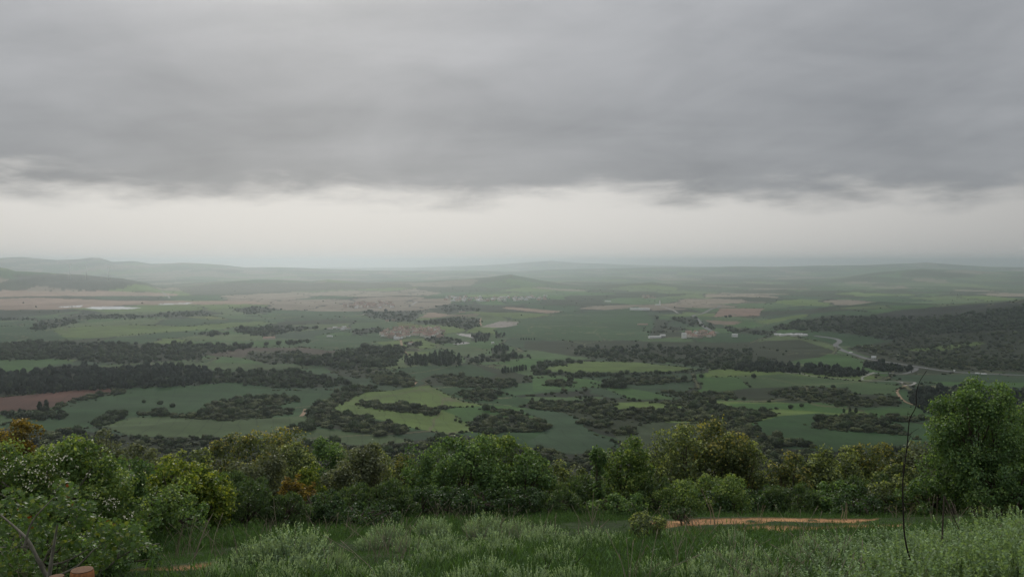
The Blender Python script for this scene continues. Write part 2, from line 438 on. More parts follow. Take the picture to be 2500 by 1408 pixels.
# --- field colours (base colours of crops and soils)
DG = (0.036, 0.085, 0.029); TG = (0.047, 0.102, 0.036); MG = (0.066, 0.140, 0.038); LG = (0.130, 0.195, 0.050)
YG = (0.15, 0.175, 0.05); BR = (0.085, 0.065, 0.048); RS = (0.125, 0.062, 0.045); TAN = (0.33, 0.235, 0.175)
PS = (0.36, 0.31, 0.285); WH = (0.72, 0.73, 0.73); SC_ = (0.024, 0.030, 0.018); SCB = (0.038, 0.050, 0.024)
FIELDS = [  # label, colour, outline in the photograph
 ('pale yellow green rolling field with a track at its left end', LG, [(126,805),(202,796),(324,793),(468,796),(562,787),(630,785),(684,789),(540,802),(396,811),(252,823),(162,825)]),
 ('thin bright yellow green strip above the rolling field', YG, [(450,773),(515,771),(558,780),(504,780)]),
 ('dark green field left of the rolling yellow field', DG, [(-60,796),(72,796),(122,809),(162,827),(90,834),(-60,834)]),
 ('green clearing between the two dark woods at the left edge', MG, [(-60,881),(144,875),(180,884),(90,899),(61,910),(-60,906)]),
 ('long light green strip behind the tall dark wood', (0.085,0.13,0.05), [(216,893),(306,888),(450,881),(612,888),(774,893),(756,899),(612,902),(486,899),(342,890),(252,901)]),
 ('ploughed red brown field at the left edge', RS, [(-60,972),(0,969),(144,956),(274,947),(281,955),(180,974),(108,1000),(54,1003),(-60,1005)]),
 ('large deep blue green wheat field in the left foreground of the plain', DG, [(86,1007),(180,974),(295,960),(317,947),(486,940),(558,933),(648,935),(666,953),(806,951),(803,978),(749,1000),(706,1010),(540,1025),(450,1014),(324,1018),(223,1043),(126,1064),(0,1040)]),
 ('light green field with tramlines below the two copses', (0.082,0.125,0.05), [(313,1018),(414,1016),(504,1023),(576,1025),(749,1014),(752,1032),(706,1036),(770,1046),(950,1062),(1010,1078),(900,1088),(760,1078),(600,1072),(324,1064),(259,1046)]),
 ('brown ploughed field above the scrub', BR, [(497,866),(612,848),(774,848),(839,859),(774,865),(690,856),(612,858),(594,874)]),
 ('far tan soil strip at the left edge', TAN, [(-60,709),(60,709),(180,712),(250,710),(440,717),(430,722),(150,722),(-60,726)]),
 ('wide tan fallow field around the plastic covered strips', TAN, [(-60,730),(100,727),(300,734),(620,735),(650,742),(320,744),(140,755),(-60,757)]),
 ('short strip of white crop plastic', WH, [(140,748.5),(200,745.5),(195,749),(150,750)]),
 ('long strip of white crop plastic', WH, [(205,752),(225,748),(300,748),(345,751),(320,754.5),(230,754.5)]),
 ('thin pale strip of crop plastic', (0.6,0.6,0.58), [(370,742),(470,738),(460,741.5),(400,743.5)]),
 ('small field left of the nearest village', MG, [(770,820),(830,810),(860,812),(850,830),(780,828)]),
 ('green band in front of the pink roofed barn', MG, [(430,836),(520,830),(640,832),(720,826),(700,842),(640,848),(590,842),(500,838)]),
 ('horseshoe shaped pale green field around the thin copse', LG, [(808,992),(840,981),(883,956),(961,953),(1014,943),(1046,940),(1076,956),(1125,979),(1190,990),(1100,994),(1080,1002),(1110,1014),(1141,1034),(1157,1052),(1092,1060),(991,1041),(909,1018),(831,1010)]),
 ('dark green field right of the horseshoe field', DG, [(1046,940),(1125,943),(1190,946),(1239,953),(1236,963),(1304,976),(1272,992),(1190,990),(1125,979),(1076,956)]),
 ('green field below the narrow curved hedge', MG, [(1100,995),(1190,991),(1275,1002),(1290,1015),(1262,1030),(1220,1020),(1141,1033),(1112,1013)]),
 ('curving green field right of the round copse', (0.055,0.10,0.05), [(1270,1000),(1340,1000),(1400,1015),(1450,1060),(1505,1080),(1490,1108),(1380,1105),(1285,1080),(1335,1050),(1330,1030)]),
 ('huge blue green field right of the nearest village', TG, [(1203,803),(1272,783),(1353,770),(1500,757),(1560,748),(1600,785),(1580,830),(1500,829),(1321,829),(1223,822)]),
 ('bare pinkish field in a bowl of green', PS, [(1174,798),(1223,783),(1268,786),(1262,794),(1223,799)]),
 ('pale gravel lot beside the nearest village', (0.5,0.46,0.45), [(1112,814),(1151,816),(1154,825),(1125,819)]),
 ('pale gravel lot below the nearest village', (0.5,0.47,0.46), [(1105,840),(1138,835),(1148,838),(1120,842)]),
 ('light green field in front of the poplars', (0.09,0.135,0.055), [(1053,842),(1157,845),(1197,858),(1151,873),(1076,852)]),
 ('small light green meadow left of the poplars', LG, [(991,858),(1053,858),(1043,865),(994,866)]),
 ('green field under the nearest village', TG, [(880,825),(935,842),(896,852),(798,855),(700,842),(765,825),(847,816)]),
 ('bright green patch behind the nearest village', YG, [(968,788),(1007,789),(1040,798),(978,798)]),
 ('tan plot below the left hill village', TAN, [(1020,776),(1075,775),(1095,767),(1053,762)]),
 ('tan sloping plot above the bowl', (0.22,0.18,0.12), [(1095,767),(1174,766),(1160,773),(1080,773)]),
 ('reddish tan field below the far village', TAN, [(1239,749),(1380,760),(1337,765),(1223,752)]),
 ('deep green field between the dark copses in the middle', DG, [(929,904),(1027,892),(1157,891),(1216,914),(1190,923),(1059,914),(1020,930),(961,914)]),
 ('small green field left of the cypress row', MG, [(1213,887),(1288,874),(1337,874),(1304,894),(1288,900),(1223,890)]),
 ('long pale green field behind the hedge in the middle', LG, [(1328,898),(1424,882),(1549,884),(1708,900),(1620,907),(1424,909),(1335,905)]),
 ('green terraced field right of the middle copse', MG, [(1300,921),(1400,921),(1470,930),(1480,946),(1420,946),(1300,955)]),
 ('pale green strip between two dark hedges', LG, [(1499,982),(1584,980),(1620,987),(1719,994),(1655,998),(1549,1003),(1499,998)]),
 ('green strip above the far right hedge', MG, [(1776,985),(2000,983),(2070,990),(2060,1010),(1903,998),(1797,1005)]),
 ('broad blue green field below the right hand copses', TG, [(1833,1033),(1903,1015),(2000,1008),(2060,1015),(1970,1042),(2060,1052),(2200,1055),(2290,1095),(2000,1104),(1860,1085)]),
 ('small pale green patch left of the lone tree', LG, [(1722,909),(1825,907),(1829,918),(1726,920)]),
 ('green slope under the left hand terraces', MG, [(1442,934),(1500,938),(1600,960),(1660,975),(1540,975)]),
 ('green field along the white road', (0.07,0.12,0.045), [(1800,918),(1917,913),(2095,930),(2201,941),(2176,962),(2084,962),(2066,944),(1942,943),(1835,948)]),
 ('thin green strip behind the pine plantation', MG, [(2251,932),(2560,934),(2560,946),(2315,941)]),
 ('bright green strip high on the right hand hillside', LG, [(2208,854),(2386,834),(2411,838),(2315,854),(2244,857)]),
 ('green meadow beside the motorway bend', MG, [(1949,880),(2066,866),(2105,880),(2098,893),(1970,889)]),
 ('green plot left of the pine plantation', MG, [(2105,1001),(2226,994),(2276,1015),(2226,1019),(2137,1019)]),
 ('tan field beside the far junction', (0.26,0.19,0.14), [(1719,781),(1811,785),(1797,793),(1744,792)]),
 ('reddish tan field behind the far junction', (0.30,0.20,0.15), [(1758,753),(1864,753),(1854,770),(1744,774)]),
 ('olive green rough field at the foot of the slope', (0.06,0.085,0.04), [(1500,1062),(1580,1030),(1830,1036),(1860,1085),(1600,1110),(1510,1080)]),
]
# ground under woods and scrub: darker leaf litter and heath, not separate things
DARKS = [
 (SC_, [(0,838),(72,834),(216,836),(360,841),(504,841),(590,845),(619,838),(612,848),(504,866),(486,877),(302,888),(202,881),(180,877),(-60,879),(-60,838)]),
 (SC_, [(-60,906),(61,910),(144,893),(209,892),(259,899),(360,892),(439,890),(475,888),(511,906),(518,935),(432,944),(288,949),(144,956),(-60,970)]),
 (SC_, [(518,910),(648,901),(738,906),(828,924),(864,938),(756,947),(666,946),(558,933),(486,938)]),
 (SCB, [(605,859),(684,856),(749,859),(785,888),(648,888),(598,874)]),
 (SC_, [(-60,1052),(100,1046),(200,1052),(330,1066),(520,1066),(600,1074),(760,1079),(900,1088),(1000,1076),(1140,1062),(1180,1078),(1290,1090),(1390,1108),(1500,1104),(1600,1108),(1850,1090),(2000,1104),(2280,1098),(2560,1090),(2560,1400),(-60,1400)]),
 (SCB, [(1280,832),(1500,832),(1800,836),(1950,828),(2040,856),(2000,872),(1940,880),(1880,900),(1800,880),(1600,886),(1400,870),(1280,850)]),
 (SCB, [(1860,944),(1924,940),(2066,946),(2084,962),(2190,965),(2194,992),(2056,996),(1850,976),(1700,968),(1760,955)]),
 (SCB, [(1970,1044),(2013,1019),(2102,1008),(2137,1026),(2190,1044),(2230,1061),(2120,1056),(2066,1049)]),
 (SC_, [(1880,800),(1960,780),(2040,768),(2120,770),(2200,756),(2300,748),(2560,728),(2560,800),(2300,815),(2200,832),(2050,812)]),
 ((0.046,0.050,0.028), [(2060,850),(2200,830),(2300,815),(2560,800),(2560,915),(2340,900),(2240,890),(2130,872)]),
 ((0.055,0.06,0.045), [(20,668),(200,671),(340,686),(330,693),(240,708),(100,700),(60,690)]),
 ((0.09,0.085,0.06), [(430,703),(560,690),(800,690),(1000,692),(1010,702),(800,708),(600,715),(470,722)]),
]

# label, kind, tree size factor, density (px2 per tree), outline; the last flag asks for trees of their own
WOODS = [
 ('long dark oak wood at the left edge behind the green clearing', 'oak', 1.0, 12, 0, [(0,838),(72,834),(216,836),(360,841),(504,841),(590,845),(619,838),(612,848),(504,866),(486,877),(302,888),(202,881),(180,877),(-60,879),(-60,838)]),
 ('tall near-black wood behind the ploughed red field', 'pine', 1.05, 13, 0, [(-60,912),(61,916),(144,899),(209,898),(259,905),(360,898),(439,896),(475,894),(511,912),(518,935),(432,944),(288,949),(144,956),(-60,970)]),
 ('dark wood running from the tall wood to the curved copse', 'oak', .9, 14, 0, [(518,912),(648,903),(738,908),(828,926),(864,938),(756,947),(666,946),(558,933),(486,938)]),
 ('brownish open scrub above the long green strip', 'scrub', 1.2, 24, 0, [(605,861),(684,858),(749,861),(785,888),(648,888),(598,874)]),
 ('broken dark woods on the slope in the centre left', 'oak', 1.2, 15, 0, [(700,862),(733,859),(782,876),(837,857),(903,850),(981,846),(987,863),(961,894),(912,897),(850,900),(791,894),(700,888)]),
 ('low scrub between the dark woods and the copses', 'scrub', 1.1, 40, 0, [(790,896),(920,900),(1000,905),(960,912),(880,925),(830,920)]),
 ('dense poplar clump in front of the light green field, left one', 'poplar', .85, 14, 0, [(987,874),(1043,874),(1040,893),(991,893)]),
 ('dense poplar clump in front of the light green field, right one', 'poplar', .95, 14, 0, [(1046,870),(1092,864),(1125,876),(1121,893),(1053,893)]),
 ('tall trees at the right end of the light green field', 'poplar', 1.1, 16, 0, [(1203,850),(1236,850),(1236,868),(1203,868)]),
 ('trees lining the stream right of the poplars', 'oak', 1.1, 22, 0, [(1128,868),(1150,872),(1210,868),(1260,870),(1300,872),(1210,884),(1140,886)]),
 ('grove beside the pale gravel lots', 'poplar', .9, 18, 0, [(1150,814),(1196,814),(1192,835),(1152,835)]),
 ('round grove at the edge of the huge green field', 'poplar', .7, 14, 0, [(1210,816),(1230,816),(1230,826),(1210,826)]),
 ('middle copse with an earth path at its right end', 'scrub', 1.3, 10, 1, [(909,925),(929,912),(994,916),(1014,932),(1007,943),(974,946),(912,935)]),
 ('long dark copse right of the earth path', 'scrub', 1.25, 10, 1, [(1046,935),(1063,916),(1092,916),(1190,925),(1255,929),(1262,943),(1223,948),(1108,943)]),
 ('small dark copse in the deep green field', 'scrub', 1.2, 10, 1, [(1115,958),(1157,952),(1190,948),(1232,961),(1197,968),(1203,979),(1157,979),(1118,965)]),
 ('thin copse inside the horseshoe field', 'scrub', 1.25, 8, 2, [(867,987),(883,981),(978,991),(1085,994),(1085,999),(1053,1001),(1072,1010),(1059,1013),(994,1007),(896,994)]),
 ('curved wood left of the horseshoe field', 'scrub', 1.35, 10, 2, [(752,1004),(814,971),(831,955),(883,942),(922,948),(883,958),(840,981),(808,994),(808,1010),(863,1017),(909,1022),(912,1033),(942,1032),(991,1045),(987,1059),(929,1062),(831,1051),(759,1033)]),
 ('round copse at the foot of the curved wood', 'oak', .9, 9, 2, [(704,1044),(762,1038),(762,1052),(706,1055)]),
 ('broad round copse right of the horseshoe field', 'scrub', 1.35, 10, 2, [(1143,1032),(1174,1022),(1223,1022),(1255,1022),(1321,1032),(1337,1043),(1321,1055),(1255,1054),(1190,1062),(1157,1053)]),
 ('narrow curved hedge above the round copse', 'scrub', 1.1, 8, 2, [(1170,998),(1223,1000),(1272,1010),(1285,1026),(1255,1022),(1206,1004)]),
 ('wide dark copse right of the horseshoe field', 'scrub', 1.25, 11, 1, [(1272,991),(1308,981),(1419,978),(1500,984),(1500,1003),(1450,1012),(1386,1005),(1321,1000)]),
 ('small copse in the middle of the terraced field', 'scrub', 1.2, 9, 1, [(1321,942),(1347,929),(1402,932),(1399,944)]),
 ('upper copse inside the large blue green field', 'scrub', 1.4, 9, 2, [(497,991),(583,978),(684,964),(727,979),(684,987),(540,999)]),
 ('lower copse above the tramline field', 'scrub', 1.35, 9, 2, [(324,1012),(378,1004),(443,1015),(522,1010),(612,995),(702,1002),(706,1011),(540,1026),(450,1019)]),
 ('dark trees at the left end of the tramline field', 'oak', .85, 10, 2, [(223,1036),(252,1018),(299,1006),(313,1012),(281,1030),(245,1043)]),
 ('bushes along the lower edge of the red field', 'oak', .8, 14, 2, [(0,1010),(90,1007),(155,1010),(155,1022),(108,1026),(20,1022)]),
 ('hedge with trees below the ploughed red field', 'scrub', 1.1, 12, 1, [(108,1000),(180,974),(281,955),(318,950),(300,962),(200,978),(130,1003)]),
 ('long hedge wood across the right centre', 'scrub', 1.35, 10, 1, [(1440,1008),(1495,1003),(1602,1000),(1726,993),(1769,993),(1833,1003),(1903,1010),(1825,1034),(1620,1027),(1549,1027),(1460,1020)]),
 ('small brown scrub spur right of the curving field', 'scrub', 1.2, 11, 1, [(1407,1032),(1495,1024),(1478,1044),(1442,1046)]),
 ('tiny copse behind the large foreground oak, left side', 'scrub', 1.2, 11, 1, [(1488,1056),(1541,1046),(1549,1059),(1499,1063)]),
 ('hedge above the pale green strip', 'scrub', 1.2, 10, 1, [(1588,984),(1620,978),(1673,978),(1762,989),(1719,994)]),
 ('clump of big dark trees left of the middle terraces', 'oak', 1.1, 9, 1, [(1474,931),(1509,925),(1527,942),(1513,949),(1477,946)]),
 ('scrubby hedge right of the big dark clump', 'scrub', 1.2, 13, 0, [(1513,921),(1620,918),(1700,930),(1600,938),(1540,940)]),
 ('scrub band under the terraced slope', 'scrub', 1.2, 14, 0, [(1602,950),(1655,957),(1790,960),(1797,974),(1673,976)]),
 ('dark broad wood on the slope in front of the roadside hamlet', 'oak', .9, 17, 0, [(1406,847),(1495,845),(1612,847),(1690,850),(1833,854),(1850,872),(1889,875),(1896,893),(1833,905),(1744,902),(1627,886),(1531,886),(1406,865)]),
 ('hedge wrapping the long pale green field', 'oak', .85, 12, 0, [(1300,904),(1318,884),(1385,881),(1435,886),(1336,896),(1330,907),(1424,913),(1431,921),(1300,917)]),
 ('hedge along the lower side of the long pale green field', 'oak', .7, 12, 0, [(1424,913),(1620,909),(1720,903),(1722,908),(1620,915),(1430,920)]),
 ('dense roadside wood above the white road', 'pine', .85, 13, 0, [(1800,888),(1871,886),(1960,894),(2048,899),(2120,906),(2120,917),(2048,921),(1978,912),(1800,905)]),
 ('dark wood between the motorway and the slip road', 'pine', .8, 13, 0, [(2109,881),(2190,892),(2226,898),(2226,906),(2155,909),(2109,897)]),
 ('brown heath with gorse below the white road', 'scrub', 1.1, 20, 0, [(1867,963),(1924,946),(2013,946),(2066,950),(2084,963),(2048,974),(1942,977)]),
 ('scrubby bank left of the dirt road', 'scrub', 1.1, 22, 0, [(1978,977),(2084,968),(2190,971),(2194,990),(2056,995)]),
 ('rounded scrub knoll in the broad blue green field', 'scrub', 1.3, 13, 1, [(1970,1044),(2013,1021),(2102,1011),(2137,1028),(2190,1046),(2212,1061),(2120,1055),(2066,1048)]),
 ('black pine plantation behind the right foreground tree', 'pine', .95, 14, 0, [(2215,962),(2297,952),(2560,962),(2560,1060),(2279,1012),(2229,988)]),
 ('hedge of scrub at the lower edge of the broad field', 'scrub', 1.2, 11, 1, [(1760,1030),(1830,1036),(1870,1070),(1960,1078),(1990,1090),(1860,1092),(1780,1060)]),
 ('hedge right of the broad field beside the dirt road', 'scrub', 1.1, 12, 1, [(2100,1018),(2150,1014),(2230,1018),(2280,1024),(2220,1030),(2120,1027)]),
 ('dark forest covering the right hand hill', 'oak', 1.0, 12, 0, [(1880,802),(1960,783),(2040,772),(2120,773),(2200,778),(2300,772),(2400,760),(2560,740),(2560,800),(2300,815),(2200,832),(2050,812)]),
 ('scattered scrub on the slope above the motorway', 'scrub', 1.2, 22, 0, [(2070,850),(2200,834),(2320,818),(2560,805),(2560,908),(2340,896),(2240,886),(2130,868)]),
 ('dark belt of trees above the motorway', 'oak', .7, 14, 0, [(2200,880),(2330,876),(2420,882),(2560,888),(2560,908),(2400,903),(2300,899),(2240,890)]),
 ('far dark wood belt below the plastic strips', 'oak', 1.05, 11, 0, [(162,775),(216,769),(360,769),(432,761),(504,759),(551,768),(504,771),(360,777),(180,781)]),
 ('short wood strip at the left edge under the far belt', 'oak', .9, 9, 0, [(-60,776),(90,777),(90,782),(-60,783)]),
 ('wood left of the rolling yellow field', 'oak', .95, 10, 0, [(101,782),(180,778),(194,788),(144,799),(86,809),(76,803)]),
 ('dark copse behind the pink roofed barn, left one', 'oak', 1.0, 10, 0, [(475,814),(526,807),(562,817),(504,821)]),
 ('dark copse behind the pink roofed barn, right one', 'oak', 1.1, 10, 0, [(562,809),(598,799),(641,799),(720,797),(781,802),(684,813),(648,823)]),
 ('wooded knoll left of the left hill village', 'oak', .9, 10, 0, [(565,757),(619,749),(691,756),(612,769)]),
 ('dark hedge block between the barn and the nearest village', 'oak', .95, 8, 0, [(698,836),(756,830),(756,836),(698,842)]),
 ('woods on the hillside under the left hill village', 'oak', 1.1, 13, 0, [(883,759),(961,762),(1036,759),(1010,784),(971,787),(896,775)]),
 ('wooded slope under the far village', 'oak', 1.0, 12, 0, [(1059,749),(1108,742),(1184,758),(1092,764)]),
 ('wooded bank behind the nearest village', 'oak', 1.1, 13, 0, [(1017,785),(1092,776),(1174,779),(1170,797),(1141,807),(1108,798),(1027,791)]),
 ('trees among the houses left of the nearest village', 'oak', .9, 14, 0, [(860,808),(929,799),(935,812),(863,817)]),
 ('trees along the right edge of the nearest village', 'oak', .95, 13, 0, [(1033,831),(1076,818),(1108,829),(1151,838),(1059,839)]),
 ('dark grove in front of the nearest village', 'oak', 1.0, 11, 0, [(994,836),(1027,834),(1030,846),(994,849)]),
 ('hedges around the roadside hamlet', 'oak', .8, 22, 0, [(1560,800),(1640,797),(1690,806),(1600,816),(1570,812)]),
 ('trees lining the far motorway stretch', 'oak', 1.0, 18, 0, [(1630,776),(1690,774),(1720,798),(1690,796)]),
 ('roadside trees right of the hamlet', 'oak', .9, 14, 0, [(1720,794),(1748,792),(1745,806),(1730,806)]),
 ('dark wood belt between the hamlet and the right hand hill', 'oak', .9, 15, 0, [(1760,800),(1840,802),(1900,812),(1880,820),(1790,812)]),
 ('scattered oak scrub covering the steep slope below the trees', 'scrub', 1.5, 13, 1, [(-60,1056),(100,1050),(200,1056),(330,1070),(520,1070),(600,1078),(760,1083),(900,1092),(1000,1082),(1140,1068),(1180,1082),(1290,1094),(1390,1112),(1500,1108),(1600,1112),(1850,1094),(2000,1108),(2280,1102),(2560,1094),(2560,1148),(-60,1148)]),
 ('oak scrub on the steep upper slope hidden behind the foreground trees', 'scrub', .8, 90, 0, [(-60,1148),(2560,1148),(2560,1262),(-60,1262)]),
]

def inside(poly, x, y):
    P = np.array(poly, float); r = np.zeros(x.shape, bool)
    x0, y0 = P.min(0); x1, y1 = P.max(0)
    m = (x >= x0) & (x <= x1) & (y >= y0) & (y <= y1)
    xs, yy = x[m], y[m]; rr = np.zeros(xs.shape, bool)
    j = len(P) - 1
    for i in range(len(P)):
        xi, yi = P[i]; xj, yj = P[j]
        if yi != yj:
            c = ((yi > yy) != (yj > yy)) & (xs < (xj - xi) * (yy - yi) / (yj - yi) + xi)
            rr ^= c
        j = i
    r[m] = rr
    return r

def voronoi(x, y, sx, sy, s):
    gx, gy = x / sx, y / sy; ix, iy = np.floor(gx), np.floor(gy)
    best = np.full(x.shape, 1e9); second = np.full(x.shape, 1e9); ida = np.zeros(x.shape); idb = np.zeros(x.shape)
    for ax in (-1, 0, 1):
        for ay in (-1, 0, 1):
            jx, jy = ix + ax, iy + ay
            d = (jx + hash2(jx, jy, s) - gx) ** 2 + (jy + hash2(jx, jy, s + 1) - gy) ** 2
            better = d < best
            second = np.where(better, best, np.minimum(second, d))
            best = np.where(better, d, best)
            ida = np.where(better, hash2(jx, jy, s + 2), ida); idb = np.where(better, hash2(jx, jy, s + 3), idb)
    return ida, idb, np.sqrt(second) - np.sqrt(best)

def colour_land(x, y, px, py):
    n1 = fbm(x / 260.0, y / 260.0, 71, 4); n2 = fbm(x / 45.0, y / 60.0, 75, 3)
    wx = px + 5.0 * fbm(x / 60.0, y / 90.0, 81, 3); wy = py + 1.1 * fbm(x / 60.0 + 40, y / 90.0, 85, 3)
    col = np.zeros(x.shape + (3,))
    idd = np.zeros(x.shape, np.int32)
    # patchwork of small plots everywhere, larger far away
    warp = 60 * n1
    a, b, e = voronoi(x + warp, y + warp, 230.0, 330.0, 91)
    a2, b2, e2 = voronoi(x + warp * 3, y + warp * 2, 420.0, 700.0, 95)
    far = y > 4200
    a = np.where(far, a2, a); b = np.where(far, b2, b); e = np.where(far, e2, e)
    pal = np.array([DG, TG, MG, (0.085, 0.145, 0.055), LG, SCB, (0.045, 0.085, 0.040), (0.120, 0.170, 0.065)])
    k = np.minimum((a * 8).astype(int), 7); col[:] = pal[k]
    tanm = far & (b > np.where(px < 1100, 0.66, 0.84)) & (y > 4500)
    col[tanm] = np.array((0.26, 0.215, 0.16))
    scr = far & (b < 0.20); col[scr] = SCB
    hed = (e < 0.045) & (y < 9000); col[hed] = np.array(SC_) * 1.1
    for c, poly in DARKS:
        m = inside(poly, wx, wy); col[m] = c
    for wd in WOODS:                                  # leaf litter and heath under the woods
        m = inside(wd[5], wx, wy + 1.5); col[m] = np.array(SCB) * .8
    for i, (lb, c, poly) in enumerate(FIELDS):
        m = inside(poly, wx, wy); col[m] = c; idd[m] = i + 1
    ver = (e < 0.018) & (y < 5000) & (hash2(np.floor(x / 400), np.floor(y / 500), 7) > .5); col[ver] = (0.16, 0.165, 0.085)
    tl = ((np.abs(((x + 0.25 * y + 40 * n1) / 27.0) % 1.0 - .5) < 0.035) & (idd > 0) & (y < 2300)); col[tl] *= 0.72
    # the near slope below the trees
    sl = 1 - smooth01(y, 1050, 1250)
    col = col * (1 - sl[..., None]) + np.array(SC_) * sl[..., None]
    col *= (1 + 0.24 * n1 + 0.20 * n2)[..., None]
    fd = (0.45 * smooth01(y, 5500, 9500))[..., None]      # plot contrast fades with distance towards a mixed crop colour
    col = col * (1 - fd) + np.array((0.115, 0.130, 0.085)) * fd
    # crop rows and tramlines: slight lighter and darker streaks along the drilling direction
    st = fbm((x * 0.35 + y) / 22.0, (x - 0.35 * y) / 260.0, 99, 3)
    col *= (1 + 0.20 * st * (y < 3500))[..., None]
    return np.clip(col * (0.64 + 0.50 * smooth01(y, 4000, 8000))[..., None], 0.004, 0.9), idd  # far ground painted brighter, standing in for paler distant haze

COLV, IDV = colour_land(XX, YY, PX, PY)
# every field is a piece of the ground sheet of its own
IDF = IDV[:-1, :-1]
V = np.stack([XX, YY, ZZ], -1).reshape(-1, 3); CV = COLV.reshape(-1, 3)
ii = np.arange(nr * nc).reshape(nr, nc)
QUAD = np.stack([ii[:-1, :-1], ii[:-1, 1:], ii[1:, 1:], ii[1:, :-1]], -1).reshape(-1, 4)
FID = IDF.reshape(-1)
def sub_mesh(name, mask, mat):
    q = QUAD[mask]; uq, inv = np.unique(q, return_inverse=True)
    return np_mesh(name, V[uq], inv.reshape(-1, 4), mat, CV[uq], smooth=True)
tag(link('ground', sub_mesh('ground', FID == 0, M_LAND)), kind='structure')
for i, (lb, c, poly) in enumerate(FIELDS):
    m = FID == i + 1
    if m.sum() > 3:
        tag(link('field', sub_mesh('field', m, M_LAND)), lb, kind='structure')

# --- near hillside with the earth track
gx = np.concatenate([np.linspace(-70, -14, 40, endpoint=False), np.arange(-14, 14, 0.085), np.linspace(14, 70, 40)])
gy = np.concatenate([np.linspace(-60, 2, 40, endpoint=False), np.arange(2, 24, 0.085), np.linspace(24, 62, 50)])
NX, NY = np.meshgrid(gx, gy); NZ = H(NX, NY)
TRK = np.array([(-9, 5.2), (-5.2, 6.6), (-3, 7.9), (-0.9, 10.2), (0.9, 12.4), (2.6, 14.0), (4.4, 14.6), (6.5, 15.0), (10, 15.6), (20, 18)])
def track_dist(x, y):
    best = np.full(x.shape, 1e9); side = np.zeros(x.shape)
    for (x0, y0), (x1, y1) in zip(TRK[:-1], TRK[1:]):
        ex, ey = x1 - x0, y1 - y0; L = math.hypot(ex, ey)
        t = np.clip(((x - x0) * ex + (y - y0) * ey) / L ** 2, 0, 1)
        d = np.hypot(x - x0 - t * ex, y - y0 - t * ey)
        s = np.sign((x - x0) * ey - (y - y0) * ex)
        m = d < best; best = np.where(m, d, best); side = np.where(m, s, side)
    return best * side
def track_mask(x, y):
    d = np.abs(track_dist(x, y) + 0.25 * fbm(x / 1.6, y / 1.6, 141, 3))
    wob = 0.28 * fbm(x / 0.7, y / 0.7, 145, 3)
    return (d > 0.34 + wob) & (d < 1.60 + wob) & ((x > 2.5) | ((x < -2.75) & (x > -3.7))) & ((x > 0) | ((y > 7.25) & (y < 7.85))) & (x < 6.6 + .8 * fbm(x / 1.1, y / 1.1, 148, 2)) & (fbm(x / .55, y / .8, 149, 3) > -.42)
RUT = track_mask(NX, NY)
NZ = NZ - 0.035 * RUT
nb = fbm(NX / 0.5, NY / 0.5, 151, 4); nbig = fbm(NX / 3.0, NY / 3.0, 155, 3)
NC = np.array((0.030, 0.046, 0.018)) * (1 + 0.35 * nb + 0.3 * nbig)[..., None]
NC[RUT] = (np.array((0.30, 0.165, 0.078)) * (1 + 0.30 * nb + 0.15 * nbig)[..., None])[RUT]
NC = np.clip(NC, 0.004, 0.9)
nV = np.stack([NX, NY, NZ], -1).reshape(-1, 3); nC = NC.reshape(-1, 3)
jj = np.arange(NX.size).reshape(NX.shape)
nQ = np.stack([jj[:-1, :-1], jj[:-1, 1:], jj[1:, 1:], jj[1:, :-1]], -1).reshape(-1, 4)
rf = RUT[:-1, :-1].reshape(-1)
for nm, msk in (('hillside', ~rf), ('dirt_track', rf)):
    uq, inv = np.unique(nQ[msk], return_inverse=True)
    tag(link(nm, np_mesh(nm, nV[uq], inv.reshape(-1, 4), M_NEAR, nC[uq], smooth=True)),
        'two bare red earth ruts of a track in front of the trees' if nm == 'dirt_track' else None, kind='structure')

# --- roads laid on the plain
def smooth_line(pts, n=8):
    P = np.array(pts, float); out = []
    Q = np.vstack([2 * P[0] - P[1], P, 2 * P[-1] - P[-2]])
    for i in range(1, len(Q) - 2):
        for t in np.linspace(0, 1, n, endpoint=False):
            a, b, c, d = Q[i - 1], Q[i], Q[i + 1], Q[i + 2]
            out.append(0.5 * (2 * b + (c - a) * t + (2 * a - 5 * b + 4 * c - d) * t * t + (3 * b - a - 3 * c + d) * t ** 3))
    out.append(P[-1]); return np.array(out)

def road(name, pix, width, mat, label, lift=0.5, parent=None):
    G = smooth_line([ground_at(*p)[:2] for p in pix], 10)
    T = np.gradient(G, axis=0); T /= np.linalg.norm(T, axis=1)[:, None] + 1e-9
    Nn = np.stack([-T[:, 1], T[:, 0]], 1); V_ = []
    for s in (-0.5, 0, 0.5):
        q = G + Nn * width * s
        V_.append(np.column_stack([q, H(q[:, 0], q[:, 1]) + lift]))
    n = len(G); VV = np.concatenate(V_); F = []
    for k in range(2):
        for i in range(n - 1):
            F.append((k * n + i, k * n + i + 1, (k + 1) * n + i + 1, (k + 1) * n + i))
    return tag(link(name, np_mesh(name, VV, np.array(F)[:, ::-1], mat, smooth=True)), label, kind='structure')
road('motorway', [(2580,921),(2500,916),(2420,913),(2332,908),(2244,896),(2190,887),(2141,880),(2105,872),(2073,861),(2049,850),(2040,842),(2050,833),(2035,826),(1988,820)], 17, M_ASPH, 'grey motorway winding round the foot of the right hand hill')
road('motorway', [(1752,813),(1726,802),(1712,790),(1701,777),(1694,770),(1726,760),(1758,747)], 17, M_ASPH, 'far stretch of pale road running to the horizon behind the roadside hamlet')
road('local_road', [(1914,909),(1935,912),(1953,911),(1970,916),(2013,921),(2098,927),(2105,921),(2123,914),(2134,909)], 4.6, M_PALE, 'narrow whitish road below the roadside wood')
road('slip_road', [(2118,914),(2134,911),(2173,911),(2208,912),(2233,905),(2238,898)], 10, M_ASPH, 'wide pale slip road joining the motorway')
